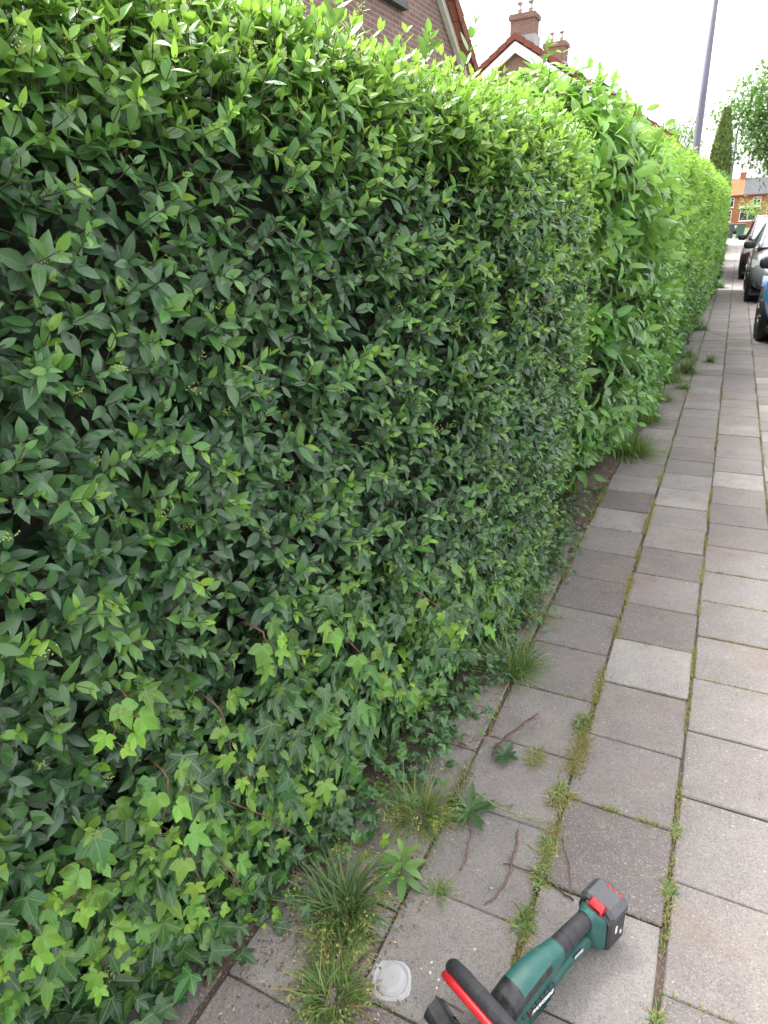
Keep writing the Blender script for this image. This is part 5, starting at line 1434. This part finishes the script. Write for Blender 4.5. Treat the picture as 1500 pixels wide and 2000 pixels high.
def car(name, label, loc, rz, paint, L=4.05, W=1.72, H=1.48, roof=None):
    """nose towards local -y"""
    root = empty(name, loc, rz, label, 'car', 'cars parked along the street')
    Yn = np.array([0, .05, .14, .35, .9, 1.15, 2.0, 3.0, 3.7, 3.93, 4.02, 4.05]) * L / 4.05
    deck = np.array([.60, .70, .76, .82, .95, .99, 1.0, 1.02, 1.02, .98, .90, .78]); bot = np.array([.30, .24, .21, .20, .19, .19, .19, .19, .20, .24, .28, .34])
    wid = np.array([.60, .70, .78, .83, .86, .86, .86, .86, .84, .80, .74, .66]) * W / 1.72
    u = np.linspace(0, L, 50); D, Bt, Wd = [np.interp(u, Yn, q) for q in (deck, bot, wid)]
    ker = np.array([1, 2, 1]) / 4
    for q in (D, Bt, Wd): q[1:-1] = np.convolve(q, ker, 'valid')
    n = 28; th = 2 * math.pi * np.arange(n) / n; G = []
    for i in range(50):
        cs, sn = np.cos(th), np.sin(th); ex = 4.2
        xx = Wd[i] * np.sign(cs) * np.abs(cs) ** (2 / ex); zz = np.sign(sn) * np.abs(sn) ** (2 / ex)
        xx = xx * (1 - .05 * np.clip(zz, 0, 1) - .04 * np.clip(-zz, 0, 1))
        G.append(np.stack([xx, np.full(n, u[i]), (D[i] + Bt[i]) / 2 + (D[i] - Bt[i]) / 2 * zz], 1))
    G = np.array(G); mb = MB(); mb.grid(G, close=True)
    for i, fl in ((0, 1), (-1, 0)):
        V = np.vstack([G[i], G[i].mean(0)]); T = [(j, (j + 1) % n, n) for j in range(n)]; mb.add(V, T=T if fl else [(b_, a, c_) for a, b_, c_ in T])
    body = mb.build('body', paint, root)
    # cabin: dark glass shell with painted roof and pillars
    s = L / 4.05
    cab = [(1.02 * s, .97, .97, .72), (1.75 * s, .96, H - .07, .62), (2.2 * s, .96, H, .60), (2.9 * s, .97, H - .01, .60), (3.5 * s, .99, H - .13, .58), (3.92 * s, 1.0, 1.02, .62)]
    def ring(y, zb, zt, wt, wb=.80 * W / 1.72, off=0):
        wt = wt * W / 1.72
        return [(-(wb + off), y, zb), (-(wt + .05 + off), y, zb + (zt - zb) * .72), (-(wt - .03), y, zt + off), (0, y, zt + off + .015), (wt - .03, y, zt + off), (wt + .05 + off, y, zb + (zt - zb) * .72), (wb + off, y, zb)]
    t = np.linspace(0, 1, 6); uu = np.linspace(0, 1, 26); cc = [np.interp(uu, t, [q[j] for q in cab]) for j in range(4)]
    mb = MB(); mb.grid(np.array([ring(cc[0][i], cc[1][i], cc[2][i], cc[3][i]) for i in range(26)])); mb.build('windows', M_carglass, root)
    mb = MB(); mb.grid(np.array([np.array(ring(cc[0][i], cc[1][i], cc[2][i], cc[3][i], off=.006))[1:6] for i in range(6, 19)])[:, 1:4]); mb.build('roof', roof or paint, root)
    for sx in (0, 6):
        mb = MB(); sg = -1 if sx == 0 else 1
        for idx in ((0, 7), (7, 19), (19, 25)):
            P = []
            for i in range(idx[0], idx[1] + 1):
                r_ = np.array(ring(cc[0][i], cc[1][i], cc[2][i], cc[3][i], off=.004)); P.append(r_[1 if sg < 0 else 5] * .35 + r_[2 if sg < 0 else 4] * .65)
            if len(P) > 1: mb.tube(P, .035, 6)
        for i in (13, 18):
            r_ = np.array(ring(cc[0][i], cc[1][i], cc[2][i], cc[3][i], off=.004)); a, b_, c_ = (r_[0], r_[1], r_[2]) if sg < 0 else (r_[6], r_[5], r_[4]); mb.tube([a, b_, c_], .03, 6)
        mb.build('window_pillars', paint, root)
    for yw in (.78 * s, 3.28 * s):
        for sg in (-1, 1):
            x = sg * (W / 2 - .095); mb = MB(); tt = np.linspace(0, 2 * math.pi, 25)
            prof = [(-.09, .24), (-.095, .30), (-.06, .315), (.06, .315), (.095, .30), (.09, .24)]
            mb.grid(np.array([[(x + a, yw + r * math.cos(q), .315 + r * math.sin(q)) for q in tt[:-1]] for a, r in prof]), close=True); wh = mb.build('wheel', M_tyre, root)
            mb = MB(); mb.grid(np.array([[(x + sg * a, yw + r * math.cos(q), .315 + r * math.sin(q)) for q in tt[:-1]] for a, r in ((.088, .235), (.075, .20), (.07, .08), (.08, .001))]), close=True)
            for k in range(5):
                q = k * 2 * math.pi / 5; mb.tube([(x + sg * .082, yw + .05 * math.cos(q), .315 + .05 * math.sin(q)), (x + sg * .085, yw + .22 * math.cos(q), .315 + .22 * math.sin(q))], .022, 5)
            mb.build('rim', M_rim, wh)
            mb = MB(); mb.tube([(sg * (W / 2 - .20), yw, .33), (sg * (W / 2 + .004 - .012), yw, .33)], .36, 24); mb.build('wheel_arch', M_trim, root)
    for sg in (-1, 1):
        def patch(y0, y1, z0, z1, mat, name, push=.012, x0=.45, x1=.86):
            rows = []
            for yy in np.linspace(0, 1, 8):
                row = []
                for fx_ in np.linspace(x0, x1, 10):
                    ang = fx_ * math.pi / 2; yq = y0 + (y1 - y0) * (math.sin(ang) ** 3); wq = np.interp(yq, u, Wd) * (abs(math.sin(ang)) ** .55)
                    row.append((sg * (wq + push), yq - push, z0 + (z1 - z0) * yy + .06 * fx_))
                rows.append(row)
            q = MB(); q.grid(np.array(rows)); q.build(name, mat, root)
        patch(.03, .42 * s, .60, .74, M_lamp, 'headlight'); patch(.02, .12, .27, .38, M_trim, 'lower_intake', .012, .1, .75)
        mb = MB(); loft(mb, [(0, 0, .0, .10, .02, .02, 2.3), (.06, .0, -.02, .13, .055, .05, 2.5), (.17, .01, -.02, .13, .06, .055, 2.5), (.21, .02, .02, .10, .03, .03, 2.3)])
        V = mb.v
        for q in range(len(V)):
            a = V[q]; V[q] = np.stack([sg * (W / 2 - .06 + a[:, 0]), 1.36 * s + a[:, 1], .96 + a[:, 2]], 1)
        mb.build('mirror', M_trim, root)
        mb = MB(); mb.box((sg * .62 - .12, L - .10, .80), (sg * .62 + .12, L + .015, 1.0), bevel=.02); mb.build('tail_light', M_tail, root)
    mb = MB(); mb.box((-.42, -.012, .50), (.42, .06, .60), bevel=.015); mb.build('grille', M_trim, root)
    mb = MB(); mb.box((-W / 2 + .06, .15, .16), (W / 2 - .06, L - .15, .25), bevel=.02); mb.build('sill', M_trim, root)
    return root


car('parked_car', 'metallic grey parked car facing the camera, behind the blue one', (.30 + .86, 14.62, 0), 0, car_paint('grey_paint', (.22, .22, .245)), H=1.50)
car('parked_car', 'blue parked car at the right edge of the picture, nearest of the row', (1.205, 11.25, 0), math.pi + .075, plain('blue_paint', (.02, .19, .52), .25, spec=.5, var=.05, scale=3, coat=.5), H=1.46)
car('parked_car', 'dark red parked car with black sides standing behind the grey one', (.19 + .86, 20.2, 0), 0, car_paint('maroon_paint', (.10, .035, .045)), H=1.55, roof=car_paint('red_roof', (.38, .10, .12)))
car('parked_car', 'white car parked across the end of the street behind the bins', (-3.0, 63.6, 0), math.pi / 2, car_paint('white_car', (.75, .75, .75)), H=1.42)
car('parked_car', 'dark grey car parked across the end of the street right of the white one', (.1, 66.4, 0), math.pi / 2, car_paint('dark_car', (.055, .06, .075)), H=1.46)

# ------------------------------------------------------------------ wheelie bins
def wheelie(x, y, label, mat):
    root = empty('wheelie_bin', (x, y, -.03), rng.uniform(-.1, .1), label, 'wheelie bin', 'wheelie bins at the end of the pavement')
    mb = MB(); G = []
    for z, w_, d in ((.06, .21, .24), (.95, .285, .34), (1.0, .30, .36)): G.append([(-w_, -d, z), (w_, -d, z), (w_, d, z), (-w_, d, z)])
    mb.grid(np.array(G), close=True); mb.add(np.array(G[0]), [(3, 2, 1, 0)]); mb.add(np.array(G[-1]), [(0, 1, 2, 3)]); mb.build('body', mat, root, smooth=False)
    mb = MB(); mb.box((-.31, -.38, 1.003), (.31, .37, 1.07), bevel=.025); mb.build('lid', mat, root, smooth=False)
    for s in (-1, 1):
        mb = MB(); mb.tube([(s * .20, .26, .10), (s * .27, .26, .10)], .10, 14); mb.build('wheel', M_tyre, root)
    mb = MB(); mb.tube([(-.25, .40, .97), (.25, .40, .97)], .018, 8); mb.build('handle', mat, root)


M_bin = plain('bin_green', (.045, .105, .065), .5, var=.08); M_bin2 = plain('bin_grey', (.06, .075, .07), .5, var=.08)
wheelie(-.52, 58.8, 'grey green wheelie bin, left one of the pair', M_bin2)
wheelie(.20, 58.4, 'mid green wheelie bin, right one of the pair', M_bin)
